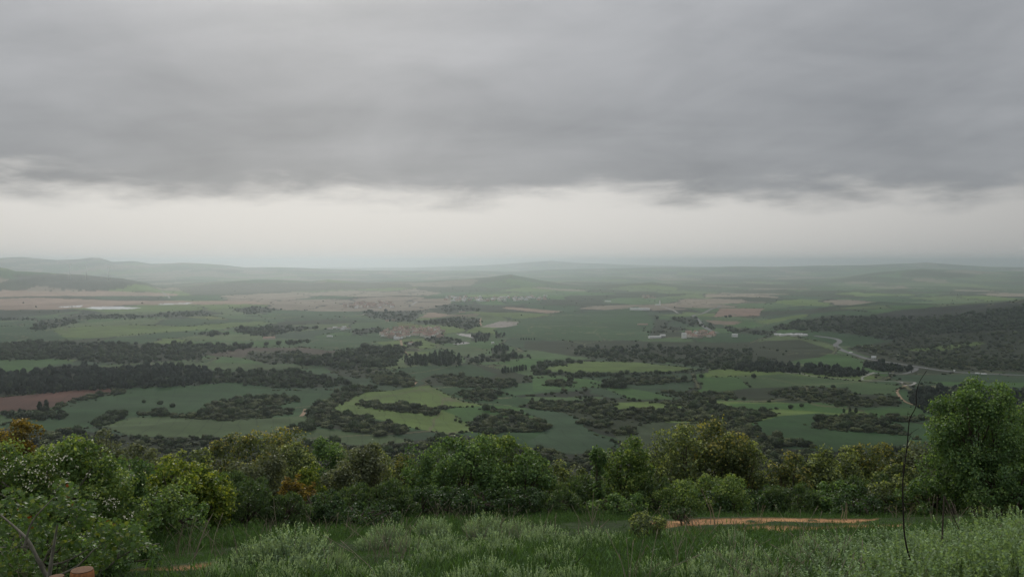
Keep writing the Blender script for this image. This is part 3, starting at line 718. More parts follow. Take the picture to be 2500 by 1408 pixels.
road('local_road', [(2098,927),(2173,931),(2198,932),(2212,940),(2224,940),(2234,934),(2215,932),(2190,932)], 6.0, M_PALE, 'looping pale access road above the dirt road')
road('dirt_road', [(2212,941),(2197,948),(2190,955),(2196,967),(2208,979),(2226,987),(2247,994),(2279,1006)], 5.0, M_TRACK, 'tan dirt road curving down beside the pine plantation')
road('dirt_road', [(396,712),(410,722),(414,728)], 14, M_PALE, 'pale track climbing the far left pass')
road('dirt_road', [(978,830),(982,846),(986,856),(997,867)], 7, M_TRACK, 'short pale track leading down from the nearest village')
road('dirt_road', [(1174,776),(1172,785),(1175,795)], 8, M_TRACK, 'steep pale track beside the bare bowl field')
road('dirt_road', [(1005,745),(1010,741),(1018,736)], 18, M_PALE, 'pale road between the two hill villages')
road('dirt_road', [(1005,944),(1010,940),(1018,932)], 5, M_TRACK, 'short earth path at the right end of the middle copse')
road('dirt_road', [(735,1016),(742,1008),(746,998)], 7, M_TRACK, 'bare earth patch at the lower left of the curved wood')
road('local_road', [(1880,887),(1900,888),(1960,890),(1985,891)], 5, M_PALE, 'straight pale lane hidden in the roadside wood')
road('dirt_road', [(1610,748),(1640,756),(1655,764)], 12, M_PALE, 'pale road leading down from the white tower')

# ------------------------------------------------------------------ leaf geometry
def unit(v): return v / (np.linalg.norm(v, axis=-1, keepdims=True) + 1e-9)

def leaf_arrays(C, Nn, T, L, W, cols, fold=0.25):
    """two-triangle leaves: centre, normal, long axis, length, width, colour"""
    T = unit(T - Nn * (T * Nn).sum(1, keepdims=True)); B = np.cross(Nn, T)
    L = L[:, None]; W = W[:, None]
    base = C - T * L * 0.5; tip = C + T * L * 0.5
    side = Nn * W * fold
    l_ = C + B * W * 0.5 + side - T * L * 0.06; r_ = C - B * W * 0.5 + side - T * L * 0.06
    n = len(C)
    V_ = np.stack([base, r_, tip, l_], 1).reshape(-1, 3)
    i = np.arange(n)[:, None] * 4
    F = np.concatenate([i + np.array([0, 1, 2]), i + np.array([0, 2, 3])])
    return V_, F, np.repeat(cols, 4, axis=0)

def lobed_leaf_arrays(C, Nn, T, L, cols):
    """maple-like leaf with pointed lobes, fan of triangles"""
    T = unit(T - Nn * (T * Nn).sum(1, keepdims=True)); B = np.cross(Nn, T)
    out = [(0, -.5), (.20, -.30), (.52, -.22), (.36, .02), (.50, .30), (.22, .22), (0, .55), (-.22, .22), (-.50, .30), (-.36, .02), (-.52, -.22), (-.20, -.30)]
    vs_ = [C - T * 0.05 * L[:, None]]
    for a, b in out:
        vs_.append(C + (B * a + T * b + Nn * (0.22 * abs(a) - 0.10 * (b > .4))) * L[:, None])
    n, k = len(C), len(out) + 1
    V_ = np.stack(vs_, 1).reshape(-1, 3); i = np.arange(n)[:, None] * k
    F = np.concatenate([i + np.array([0, 1 + j, 1 + (j + 1) % len(out)]) for j in range(len(out))])
    return V_, F, np.repeat(cols, k, axis=0)

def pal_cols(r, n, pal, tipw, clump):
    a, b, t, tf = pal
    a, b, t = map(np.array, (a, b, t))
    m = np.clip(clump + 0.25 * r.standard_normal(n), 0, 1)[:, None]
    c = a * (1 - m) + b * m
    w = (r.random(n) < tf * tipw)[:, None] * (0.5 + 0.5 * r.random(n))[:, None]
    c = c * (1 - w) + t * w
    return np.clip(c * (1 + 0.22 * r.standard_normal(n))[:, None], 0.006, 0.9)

PAL = {   # two leaf tones, young shoot-tip leaves, share of young leaves
 'oak':    ((.095, .130, .060), (.150, .198, .082), (.350, .400, .120), .75),
 'oak_or': ((.090, .120, .054), (.145, .182, .072), (.390, .350, .090), .66),
 'green':  ((.080, .150, .056), (.130, .220, .076), (.230, .340, .100), .50),
 'fresh':  ((.092, .160, .052), (.150, .230, .068), (.300, .380, .096), .62),
 'olive':  ((.105, .130, .076), (.155, .182, .105), (.250, .275, .165), .55),
 'yellow': ((.090, .150, .030), (.155, .220, .034), (.350, .385, .050), .72),
 'orange': ((.120, .105, .030), (.220, .160, .030), (.400, .280, .036), .55),
 'thicket': ((.040, .078, .030), (.060, .112, .040), (.090, .150, .050), .25),
 'broom':  ((.058, .102, .040), (.086, .140, .052), (.135, .190, .068), .40),
}

def crown_arrays(r, w, d, h, leaf, n, kind, nclump=None, lobes=8, ground_skirt=True, stray=0.06, flat=1.0):
    """leaves gathered in many small clumps over a few big lobes; z from 0 to h"""
    a, b, c = w / 2, d / 2, h / 2
    ctr = np.array([0, 0, h * (0.52 if ground_skirt else 0.58)])
    lo = []
    for i in range(lobes):
        th = 2 * math.pi * (i + 0.7 * r.random()) / lobes * 1.618 * 2
        ph = math.asin(np.clip(-0.55 + 1.5 * (i + r.random()) / lobes, -0.9, 0.98))
        k = 0.52 + 0.22 * r.random()
        rad = (0.25 + 0.17 * r.random())
        lo.append((ctr + np.array([a * k * math.cos(ph) * math.cos(th), b * k * math.cos(ph) * math.sin(th), c * k * math.sin(ph)]),
                   np.array([a, b, c]) * rad))
    lo.append((ctr, np.array([a, b, c]) * 0.56))
    nclump = nclump or max(26, int(34 * (w * h) ** 0.5 / max(leaf * 6.5, 0.05) * 0.42))
    cc = []
    while len(cc) < nclump:
        j = r.integers(len(lo)); p0, rr = lo[j]
        dv = unit(r.standard_normal(3)[None])[0]
        if dv[2] < -0.55 and not ground_skirt: continue
        p = p0 + dv * rr
        if p[2] < 0.04 * h or p[2] > h: continue
        ok = True
        for k_, (q0, q1) in enumerate(lo):
            if k_ != j and (((p - q0) / q1) ** 2).sum() < 0.62: ok = False; break
        if ok or r.random() < 0.06: cc.append(p)
    cc = np.array(cc)
    crad = (0.5 * (w * h * d) ** (1 / 3)) * (0.17 + 0.12 * r.random(nclump)) * flat
    cval = r.random(nclump)
    k = r.integers(0, nclump, n)
    dv = unit(r.standard_normal((n, 3)) + np.array([0, 0, 0.30]))
    out = unit((cc[k] - ctr) / np.array([a, b, c]))
    dv = unit(dv + 0.35 * out)
    rr = crad[k] * (0.35 + 0.70 * r.random(n) ** 0.5)
    st = r.random(n) < stray
    rr = np.where(st, rr * (1.1 + 0.5 * r.random(n)), rr)
    C = cc[k] + dv * rr[:, None]
    ins = r.random(n) < 0.10
    C[ins] = ctr + unit(r.standard_normal((ins.sum(), 3))) * np.array([a, b, c]) * (0.30 + 0.40 * r.random((ins.sum(), 1)))
    C[:, 2] = np.maximum(C[:, 2], 0.01 * h)
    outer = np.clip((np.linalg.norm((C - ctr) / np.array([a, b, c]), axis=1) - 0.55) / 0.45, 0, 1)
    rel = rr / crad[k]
    tipw = np.clip((rel - 0.62) / 0.4, 0, 1) * np.clip(0.15 + 1.1 * (dv * out).sum(1) * 0.5 + 0.7 * dv[:, 2], 0, 1) * (0.35 + 0.65 * outer)  # young tips weighted to clump tops, which also paints in lit-top contrast
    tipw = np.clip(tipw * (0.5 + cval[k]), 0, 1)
    if kind == 'broom':
        T = unit(np.array([0, 0, 1.0]) + 0.55 * r.standard_normal((n, 3)) + 0.5 * out)
        Nn = unit(r.standard_normal((n, 3)) + 0.4 * dv); L = leaf * 1.7 * (0.7 + 0.6 * r.random(n)); W = leaf * 0.42 * (0.7 + 0.6 * r.random(n))
    else:
        Nn = unit(0.55 * dv + 0.8 * r.standard_normal((n, 3)) * 0.8 + np.array([0, 0, 0.35])); T = r.standard_normal((n, 3))
        L = leaf * (0.65 + 0.7 * r.random(n)); W = L * (0.55 + 0.25 * r.random(n))
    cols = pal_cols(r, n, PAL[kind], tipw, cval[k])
    return C, Nn, T, L, W, cols, cc, lo

# ------------------------------------------------------------------ far trees
def ico(sub=1):
    t = (1 + 5 ** .5) / 2
    v = [(-1, t, 0), (1, t, 0), (-1, -t, 0), (1, -t, 0), (0, -1, t), (0, 1, t), (0, -1, -t), (0, 1, -t), (t, 0, -1), (t, 0, 1), (-t, 0, -1), (-t, 0, 1)]
    f = [(0, 11, 5), (0, 5, 1), (0, 1, 7), (0, 7, 10), (0, 10, 11), (1, 5, 9), (5, 11, 4), (11, 10, 2), (10, 7, 6), (7, 1, 8), (3, 9, 4), (3, 4, 2), (3, 2, 6), (3, 6, 8), (3, 8, 9), (4, 9, 5), (2, 4, 11), (6, 2, 10), (8, 6, 7), (9, 8, 1)]
    v = [np.array(p) / np.linalg.norm(p) for p in v]
    for _ in range(sub):
        cache, f2 = {}, []
        def mid(a, b):
            k = (min(a, b), max(a, b))
            if k not in cache:
                p = v[a] + v[b]; v.append(p / np.linalg.norm(p)); cache[k] = len(v) - 1
            return cache[k]
        for a, b, c in f:
            ab, bc, ca = mid(a, b), mid(b, c), mid(c, a)
            f2 += [(a, ab, ca), (b, bc, ab), (c, ca, bc), (ab, bc, ca)]
        f = f2
    return np.array(v), np.array(f)
IV, IF_ = ico(2)

def far_tree(seed, w, h, kind, base, alt):
    r = np.random.default_rng(seed); Vs, Fs, Cs, b = [], [], [], 0
    if kind == 'round':
        lobes = [((0, 0, .52), (.50, .50, .46))] + [((.30 * math.cos(a), .30 * math.sin(a), .36 + .34 * r.random()), (.26, .26, .25)) for a in r.random(5) * 6.28]
    elif kind == 'scrub':
        lobes = [((.32 * math.cos(a) * r.random(), .32 * math.sin(a), .30 + .25 * r.random()), (.30, .30, .30)) for a in r.random(6) * 6.28]
    else:
        lobes = [((.05 * r.standard_normal(), .05 * r.standard_normal(), .15 + .7 * k / 4), (.50 * (1 - .55 * abs(k / 4 - .4)),) * 2 + (.22,)) for k in range(5)]
    for (c, s) in lobes:
        n_ = IV * (1 + 0.22 * r.standard_normal((len(IV), 1)))
        v = n_ * np.array(s) + np.array(c); v[:, 2] = np.maximum(v[:, 2], 0.0)
        Vs.append(v); Fs.append(IF_ + b); b += len(v)
        m = np.clip(0.5 + 0.35 * r.standard_normal((len(v), 1)), 0, 1)
        Cs.append(np.array(base) * (1 - m) + np.array(alt) * m)
    n = 90                                              # loose leaf sprays that break the outline
    li = r.integers(0, len(lobes), n); dv = unit(r.standard_normal((n, 3)) + np.array([0, 0, .3]))
    C = np.array([lobes[i][0] for i in li]) + dv * np.array([lobes[i][1] for i in li]) * (1.0 + 0.18 * r.random((n, 1)))
    C[:, 2] = np.maximum(C[:, 2], .03)
    v, f, cc = leaf_arrays(C, unit(dv + .6 * r.standard_normal((n, 3))), r.standard_normal((n, 3)), np.full(n, .15), np.full(n, .11), np.array(alt) * (0.8 + 0.5 * r.random((n, 1))))
    Vs.append(v); Fs.append(f + b); Cs.append(cc)
    Vv = np.concatenate(Vs) * np.array([w, w, h])
    return np_mesh('far_tree', Vv, np.concatenate(Fs), M_FLEAF, np.concatenate(Cs))

OAKD = ((.010, .017, .008), (.036, .054, .017)); SCRB = ((.017, .025, .011), (.072, .084, .030)); POP = ((.012, .023, .012), (.028, .044, .019)); PIN = ((.006, .011, .008), (.014, .021, .012))
FAR = {
 'oak': [far_tree(1000 + i, 11.0 - i * .5, 8.5, 'round', *OAKD) for i in range(5)] + [far_tree(1050, 9.0, 5.0, 'scrub', *SCRB)],
 'scrub': [far_tree(1100 + i, 8.0, 3.8, 'scrub', *SCRB) for i in range(4)] + [far_tree(1150 + i, 6.8, 5.6, 'round', *(OAKD if i else SCRB)) for i in range(3)],
 'poplar': [far_tree(1200 + i, 8.0, 14.0, 'tall', *POP) for i in range(4)],
 'pine': [far_tree(1300 + i, 8.5, 12.0, 'round', *PIN) for i in range(4)] + [far_tree(1350, 9.5, 8.0, 'round', *OAKD)],
}
def gn_group(name, meshes):
    coll = bpy.data.collections.new(name)
    for i, me in enumerate(meshes):
        coll.objects.link(bpy.data.objects.new('%s_%02d' % (name, i), me))
    g = bpy.data.node_groups.new(name, 'GeometryNodeTree')
    g.interface.new_socket('Geometry', in_out='INPUT', socket_type='NodeSocketGeometry')
    g.interface.new_socket('Geometry', in_out='OUTPUT', socket_type='NodeSocketGeometry')
    n, l = g.nodes, g.links
    gi, go = n.new('NodeGroupInput'), n.new('NodeGroupOutput')
    iop = n.new('GeometryNodeInstanceOnPoints'); ci = n.new('GeometryNodeCollectionInfo')
    ci.inputs[0].default_value = coll; ci.inputs[1].default_value = True; ci.inputs[2].default_value = True
    def na(nm, t):
        q = n.new('GeometryNodeInputNamedAttribute'); q.data_type = t; q.inputs[0].default_value = nm
        return [o for o in q.outputs if o.enabled][0]
    l.new(gi.outputs[0], iop.inputs['Points']); l.new(ci.outputs[0], iop.inputs['Instance'])
    iop.inputs['Pick Instance'].default_value = True
    l.new(na('pi', 'INT'), iop.inputs['Instance Index']); l.new(na('sc', 'FLOAT_VECTOR'), iop.inputs['Scale'])
    e2r = n.new('FunctionNodeEulerToRotation'); l.new(na('rt', 'FLOAT_VECTOR'), e2r.inputs[0]); l.new(e2r.outputs[0], iop.inputs['Rotation'])
    l.new(iop.outputs[0], go.inputs[0])
    return g
def scatter(name, group, P, idx, scale, rot):
    me = bpy.data.meshes.new(name); n = len(P)
    me.vertices.add(n); me.vertices.foreach_set('co', np.asarray(P, np.float32).ravel())
    me.attributes.new('pi', 'INT', 'POINT').data.foreach_set('value', np.asarray(idx, np.int32))
    me.attributes.new('sc', 'FLOAT_VECTOR', 'POINT').data.foreach_set('vector', np.asarray(scale, np.float32).ravel())
    me.attributes.new('rt', 'FLOAT_VECTOR', 'POINT').data.foreach_set('vector', np.asarray(rot, np.float32).ravel())
    o = link(name, me); o.modifiers.new('scatter', 'NODES').node_group = group
    return o
GN = {k: gn_group('far_' + k, v) for k, v in FAR.items()}

def sample_poly(poly, n, r):
    P = np.array(poly, float); out = []
    while len(out) < n:
        q = P.min(0) + r.random((400, 2)) * (P.max(0) - P.min(0))
        out += list(q[inside(poly, q[:, 0], q[:, 1])])
    return np.array(out[:n])
def area(poly):
    P = np.array(poly, float); x, y = P[:, 0], P[:, 1]
    return abs((x * np.roll(y, -1) - np.roll(x, -1) * y).sum()) / 2

TREE_WORD = {'oak': 'round dark oak', 'scrub': 'low dark scrub oak', 'poplar': 'tall poplar', 'pine': 'dark pine'}
cand = []
pts_w = []
rw = np.random.default_rng(77)
for wi, (lb, kd, sz, dens, own, poly) in enumerate(WOODS):
    n = int(max(6, min(2600, area(poly) / dens * 1.0)))
    for q in sample_poly(poly, n, rw):
        small = rw.random() < .38
        q = q + rw.standard_normal(2) * (np.array([9.0, 2.4]) if small else np.array([3.0, 0.8]))
        if vnoise(np.array([q[0] / 16.0]), np.array([q[1] / 5.0]), 33 + wi)[0] < 0.20: continue
        X, Y, Z = ground_at(*q); s = sz * (0.30 + 0.25 * rw.random() if small else (1.35 + .4 * rw.random() if rw.random() < .09 else 0.55 + 0.70 * rw.random() ** 1.6))
        rec = (wi, kd, X, Y, Z, s, rw.random() * 6.28, 0.85 + 0.35 * rw.random(), int(rw.integers(len(FAR[kd]))))
        pts_w.append(rec)
own_idx = [i for i, r_ in enumerate(pts_w) if WOODS[r_[0]][4] == 2]
own_idx.sort(key=lambda i: pts_w[i][3] / pts_w[i][5])
own_set = set(own_idx[:235])
SINGLES = [  # lone trees: px, py at the foot, kind, size, label
 (351,983,'oak',.75,'left bush of the three in the large blue green field'), (391,987,'oak',.9,'middle bush of the three in the large blue green field'), (421,993,'oak',.85,'right bush of the three in the large blue green field'),
 (97,1000,'poplar',1.05,'left of the two dark poplars by the red field'), (113,994,'poplar',1.0,'right of the two dark poplars by the red field'), (48,1010,'poplar',.7,'small pointed tree at the left end of the red field'),
 (608,848,'oak',1.7,'big round tree at the right end of the long oak wood'), (650,843,'oak',1.5,'round tree right of the big one below the pink roofed barn'), (680,841,'oak',1.6,'dark round tree nearest to the hedge block'),
 (1253,868,'poplar',1.25,'slim tall tree standing alone right of the poplars'), (1166,882,'poplar',.9,'pointed tree by the stream left of the cypress row'),
 (1176,884,'poplar',.75,'shorter pointed tree by the stream left of the cypress row'),
 (1253,1027,'oak',.7,'dark bush at the lower end of the narrow curved hedge'), (1112,1027,'oak',.55,'left of the two small bushes in the horseshoe field'), (1124,1031,'oak',.6,'right of the two small bushes in the horseshoe field'),
 (1930,997,'oak',.85,'left lone tree in the far right green strip'), (1957,992,'oak',.7,'right lone tree in the far right green strip'), (2007,1021,'oak',1.0,'dark tree at the upper left of the scrub knoll'),
 (2075,1007,'poplar',.62,'left tall tree on top of the scrub knoll'), (2090,1007,'poplar',.66,'middle tall tree on top of the scrub knoll'), (2060,1006,'poplar',.5,'small tall tree left on top of the scrub knoll'),
 (2160,1031,'oak',1.15,'large round tree right of the scrub knoll'), (2190,1043,'oak',.85,'round tree at the right foot of the scrub knoll'),
 (1712,921,'oak',1.0,'lone round tree by the small pale green patch'), (1840,922,'oak',1.1,'lone dark tree at the head of the green slope'), (1636,958,'poplar',.45,'small upright tree on the terraced slope'),
 (57,740,'oak',1.05,'far bush in the tan fallow field, upper one'), (88,750,'oak',1.05,'far bush in the tan fallow field, lower one'), (347,740,'oak',1.3,'far bush right of the plastic strips'),
 (1605,778,'oak',1.4,'lone tree left of the far junction'), (1772,775,'oak',1.3,'left of two trees in the field behind the far junction'), (1782,774,'oak',1.4,'right of two trees in the field behind the far junction'),
 (1960,1090,'oak',1.2,'big dark tree at the lower edge of the broad field, left'), (1985,1092,'oak',1.2,'big dark tree at the lower edge of the broad field, right'),
 (240,1062,'oak',.8,'dark bush at the edge of the slope scrub'), (150,1058,'oak',1.0,'round oak standing out of the slope scrub at the left'),
]
def single_tree(X, Y, Z, kd, s, rz, sy, pi_, label, group=None):
    o = link({'oak': 'oak_tree', 'scrub': 'scrub_oak', 'poplar': 'poplar_tree', 'pine': 'pine_tree'}[kd], FAR[kd][pi_ % len(FAR[kd])], None, (X, Y, Z - 0.25))
    o.rotation_euler = (0, 0, rz); o.scale = (s, s, s * sy)
    return tag(o, label, 'tree', group)
for i in sorted(own_set):
    wi, kd, X, Y, Z, s, rz, sy, pi_ = pts_w[i]
    Pw = np.array(WOODS[wi][5]); tx = (1250 + FPX * X / Y - Pw[:, 0].min()) / (Pw[:, 0].max() - Pw[:, 0].min())
    sect = ['left end', 'left part', 'middle', 'right part', 'right end'][int(np.clip(tx * 5, 0, 4))]
    szw = 'large' if s > 1.15 * WOODS[wi][2] * .8 else 'small'
    single_tree(X, Y, Z, kd, s, rz, sy, pi_, szw + {'oak': ' oak, ', 'scrub': ' scrub oak, '}[kd] + sect + ' of the ' + WOODS[wi][0], WOODS[wi][0])
for px, py, kd, s, lb in SINGLES:
    X, Y, Z = ground_at(px, py); single_tree(X, Y, Z, kd, s, px * 1.7, 1.0, px, lb)
for k in range(9):                                   # the row of pointed cypresses
    X, Y, Z = ground_at(1226 + k * 7.0 + 2 * rw.random(), 909 - 0.8 * k + 2 * rw.random())
    single_tree(X, Y, Z, 'poplar', .72 + .25 * rw.random(), k, 1.15, k, 'pointed dark tree in the row right of the middle fields', 'row of pointed trees')
for k in range(6):
    X, Y, Z = ground_at(1272 + k * 6.5, 829 + 0.3 * (k % 2))
    single_tree(X, Y, Z, 'poplar', .4 + .25 * rw.random(), k, 1.1, k, 'tiny pointed tree lining the lower edge of the huge green field', 'row of tiny pointed trees')
for wi, (lb, kd, sz, dens, own, poly) in enumerate(WOODS):
    rec = [r_ for i, r_ in enumerate(pts_w) if r_[0] == wi and i not in own_set]
    if not rec: continue
    P = [(r_[2], r_[3], r_[4] - 0.25) for r_ in rec]
    o = scatter('wood', GN[kd], P, [r_[8] for r_ in rec], [(r_[5], r_[5], r_[5] * r_[7]) for r_ in rec], [(0, 0, r_[6]) for r_ in rec])
    tag(o, lb, 'wood', kind='stuff')
# hedges of bushes along some of the field edges
hp = []
for fi, (lb, c, poly) in enumerate(FIELDS):
    for ei in range(len(poly)):
        (x0, y0), (x1, y1) = poly[ei], poly[(ei + 1) % len(poly)]
        if rw.random() < .52 or min(y0, y1) < 745: continue
        m = int(math.hypot(x1 - x0, (y1 - y0) * 2) / 5.5)
        for t in rw.random(m):
            if vnoise(np.array([t * 6.0 + ei * 7]), np.array([fi * 3.3]), 5)[0] < .35: continue
            X, Y, Z = ground_at(x0 + (x1 - x0) * t + 2 * rw.standard_normal(), y0 + (y1 - y0) * t + .6 * rw.standard_normal()); hp.append((X, Y, Z - .2, .3 + .5 * rw.random() ** 1.5))
hp = np.array(hp); nh = len(hp)
tag(scatter('field_hedge', GN['scrub'], hp[:, :3], rw.integers(0, 7, nh), np.repeat(hp[:, 3:], 3, 1), np.stack([np.zeros(nh), np.zeros(nh), rw.random(nh) * 6.28], 1)),
    'broken low hedges running along the field edges of the plain', 'hedge', kind='stuff')
# thin far scatter of hedgerow bushes over the plain
rs = np.random.default_rng(5)
rec = []
while len(rec) < 900:
    q = (-40 + rs.random() * 2580, 705 + 290 * rs.random() ** 1.6)
    X, Y, Z = ground_at(*q)
    a, b, e = voronoi(np.array([X]) + 60 * fbm(np.array([X]) / 260, np.array([Y]) / 260, 71, 4), np.array([Y]) + 60 * fbm(np.array([X]) / 260, np.array([Y]) / 260, 71, 4), 230.0, 330.0, 91)
    if e[0] < 0.09 and not any(inside(f_[2], np.array([q[0]]), np.array([q[1]]))[0] for f_ in FIELDS):
        rec.append((X, Y, Z - 0.2))
nn = len(rec); sc_r = 0.5 + 0.7 * rs.random(nn)
tag(scatter('hedgerow', GN['scrub'], rec, rs.integers(0, 7, nn), np.stack([sc_r, sc_r, sc_r], 1), np.stack([np.zeros(nn), np.zeros(nn), rs.random(nn) * 6.28], 1)),
    'scattered low hedgerow bushes along the field edges of the plain', 'hedgerow', kind='stuff')

# ------------------------------------------------------------------ houses
def house_meshes(w, d, h, rh, over=0.4):
    wall = MB(); x, y = w / 2, d / 2
    wall.add([(-x, -y, 0), (x, -y, 0), (x, y, 0), (-x, y, 0), (-x, -y, h), (x, -y, h), (x, y, h), (-x, y, h), (-x, 0, h + rh), (x, 0, h + rh)],
             [(0, 1, 5, 4), (2, 3, 7, 6), (1, 2, 6, 9, 5), (3, 0, 4, 8, 7)])
    roof = MB(); X, Yo = x + over, y + over; e = rh * over / y; t = 0.35
    vs_ = []
    for zz in (0, t):
        vs_ += [(-X, -Yo, h - e + 0.05 + zz), (X, -Yo, h - e + 0.05 + zz), (X, 0, h + rh + 0.05 + zz), (-X, 0, h + rh + 0.05 + zz), (X, Yo, h - e + 0.05 + zz), (-X, Yo, h - e + 0.05 + zz)]
    roof.add(vs_, [(6, 7, 8, 9), (9, 8, 10, 11), (1, 0, 3, 2), (2, 3, 5, 4), (0, 1, 7, 6), (4, 5, 11, 10), (1, 2, 8, 7), (2, 4, 10, 8), (3, 0, 6, 9), (5, 3, 9, 11)])
    win = MB()
    nwin = max(2, int(w / 3.2))
    for k in range(nwin):
        for zz in ([h * 0.28, h * 0.70] if h > 4.8 else [h * 0.5]):
            for s in (-1, 1):
                win.box((-x + (k + .5) * w / nwin, s * (y + 0.02), zz), (1.1, 0.08, 1.4))
    return wall, roof, win
VARS = [(9, 8, 5.5, 2.2), (13, 9, 6.0, 2.4), (8, 7, 7.0, 2.0), (16, 9, 4.5, 2.2), (11, 10, 7.5, 2.6)]
HM = {}
def house(loc, var, wm, rm, rz, label, group, name='house', cat='house', scale=1.0):
    k = (var, wm, rm)
    if k not in HM:
        a, b, c = house_meshes(*VARS[var])
        HM[k] = (a.mesh('wall', WALLS[wm]), b.mesh('roof', ROOFS[rm]), c.mesh('windows', M_GLASS))
    e = empty(name, loc, rz); e.scale = (scale,) * 3
    wl_ = link('wall', HM[k][0], e); link('roof', HM[k][1], e); link('window_row', HM[k][2], wl_)
    return tag(e, label, cat, group)
rh = np.random.default_rng(21)
VILLAGES = [
 ('house with a tiled roof in the nearest village, below the bright green patch', 'houses of the nearest village', 100, [(929,818),(948,806),(981,802),(1069,802),(1082,812),(1079,823),(1040,826),(1027,818),(987,826),(961,826),(935,823)], [.35, .3, .2, .15], [.4, .4, .2, 0]),
 ('house with a tiled roof in the left hill village above the wooded hillside', 'houses of the left hill village', 62, [(857,746),(870,739),(958,739),(961,751),(929,753),(831,752)], [.3, .2, .25, .25], [.35, .25, .4, 0]),
 ('pale house in the long far village on the ridge', 'houses of the long far village', 82, [(1087,732),(1092,724),(1223,726),(1340,723),(1350,732),(1255,735),(1108,737)], [.3, .05, .5, .15], [.2, .1, .35, .35]),
 ('house in the roadside hamlet near the far motorway stretch', 'houses of the roadside hamlet', 24, [(1678,824),(1680,812),(1744,811),(1751,821),(1708,825)], [.4, .2, .2, .2], [.4, .3, .3, 0]),
 ('far house in the hazy hamlet behind the white tower', 'houses of the hazy hamlet', 9, [(1568,729),(1570,724),(1600,724),(1602,730)], [.4, 0, .4, .2], [.3, .2, .5, 0]),
]
for lb, grp, n, poly, wp, rp in VILLAGES:
    got = []
    tries = 0
    while len(got) < n and tries < 6000:
        tries += 1
        q = sample_poly(poly, 1, rh)[0]; X, Y, Z = ground_at(*q)
        if all(math.hypot(X - g[0], Y - g[1]) > 12.5 for g in got):
            got.append((X, Y, Z))
            Pv = np.array(poly); tx = (q[0] - Pv[:, 0].min()) / (Pv[:, 0].max() - Pv[:, 0].min()); ty = (q[1] - Pv[:, 1].min()) / (Pv[:, 1].max() - Pv[:, 1].min())
            sect = ['far left', 'left', 'middle', 'right', 'far right'][int(np.clip(tx * 5, 0, 4))] + ' ' + ['back', 'centre', 'front'][int(np.clip(ty * 3, 0, 2))]
            var, wm_, rm_ = int(rh.integers(5)), int(rh.choice(4, p=wp)), int(rh.choice(4, p=rp))
            lab = '%s %s house, %s roof, %s of the %s' % (['small', 'wide', 'narrow', 'long low', 'tall'][var], ['cream', 'stone', 'white', 'pink'][wm_], ['red', 'brown', 'orange', 'grey'][rm_], sect, grp[10:])
            house((X, Y, Z - 0.6), var, wm_, rm_, rh.random() * 6.28, lab, grp, scale=1.4 if Y < 4000 else 1.8)
def barn(px, py, w, d, h, rh_, wm, rm, rz, label, name='barn', cat='barn', lift=0):
    X, Y, Z = ground_at(px, py); a, b, c = house_meshes(w, d, h, rh_)
    e = empty(name, (X, Y, Z - 0.5 + lift), rz)
    wl_ = a.build('wall', WALLS[wm], e); b.build('roof', ROOFS[rm], e); c.build('window_row', M_GLASS, wl_)
    return tag(e, label, cat)
barn(657, 828, 40, 20, 6, 4, 0, 2, 0.35, 'large pink roofed barn in the green band left of the village')
barn(968, 829, 20, 12, 7, 2.5, 2, 3, 0.1, 'white barn at the front edge of the nearest village')
barn(1046, 825, 22, 12, 8, 2.5, 2, 1, -0.15, 'long white house at the right front of the nearest village', 'house', 'house')
for k, (px, py, w) in enumerate([(806,803,22),(818,801,18),(829,802,24),(840,800,16),(848,803,20),(836,805,16)]):
    barn(px, py, w, 11, 5, 2, 2, 3 if k % 2 else 1, 0.2 * k, 'pale farm shed in the cluster left of the nearest village').__setitem__('group', 'pale farm sheds')
barn(805, 822, 20, 9, 4, 2, 2, 3, 0.0, 'small white shed on the small field left of the nearest village')
barn(1670, 825, 15, 11, 17, 1.5, 2, 3, 0.2, 'tall white block at the left end of the roadside hamlet', 'apartment_block', 'building')
barn(1598, 825, 42, 20, 6, 2, 2, 3, 0.12, 'large pale warehouse left of the roadside hamlet', 'warehouse', 'warehouse')
barn(1618, 821, 18, 14, 6, 2, 2, 3, 0.1, 'small pale shed beside the large pale warehouse', 'shed', 'shed')
barn(1794, 822, 20, 12, 9, 2, 2, 3, -0.2, 'white building right of the roadside hamlet', 'house', 'house')
barn(1569, 793, 44, 10, 5, 2, 3, 2, 0.05, 'long red roofed building at the edge of the huge green field', 'farm_building', 'building')
barn(1562, 757, 108, 30, 9, 3, 2, 3, -0.12, 'long white hall beyond the huge green field', 'factory_hall', 'hall')
barn(1484, 737, 42, 16, 6, 3, 2, 3, 0.1, 'far white barn in the hazy fields', 'barn', 'barn')
barn(1128, 763, 30, 12, 5, 2, 3, 2, 0.2, 'pinkish barn on the tan plot below the left hill village')
barn(1203, 839, 9, 8, 5, 2, 2, 3, 0.2, 'small white house beside the grove of poplars', 'house', 'house')
for k, px in enumerate((1899, 1912, 1926, 1938, 1950, 1962)):
    barn(px, 818 + (k % 2) * 1.5, 24, 16, 5, 1.8, 2, 3, 0.3 * (k % 3 - 1), 'pale shed of the works beside the motorway').__setitem__('group', 'sheds of the works')
for k, (px, py) in enumerate([(945,785),(960,783),(1003,840)]):
    barn(px, py, 14, 10, 6, 2, k, k, 0.3 * k, ['pale house on the wooded hillside, left one', 'pale house on the wooded hillside, right one', 'white house in the trees in front of the nearest village'][k], 'house', 'house')
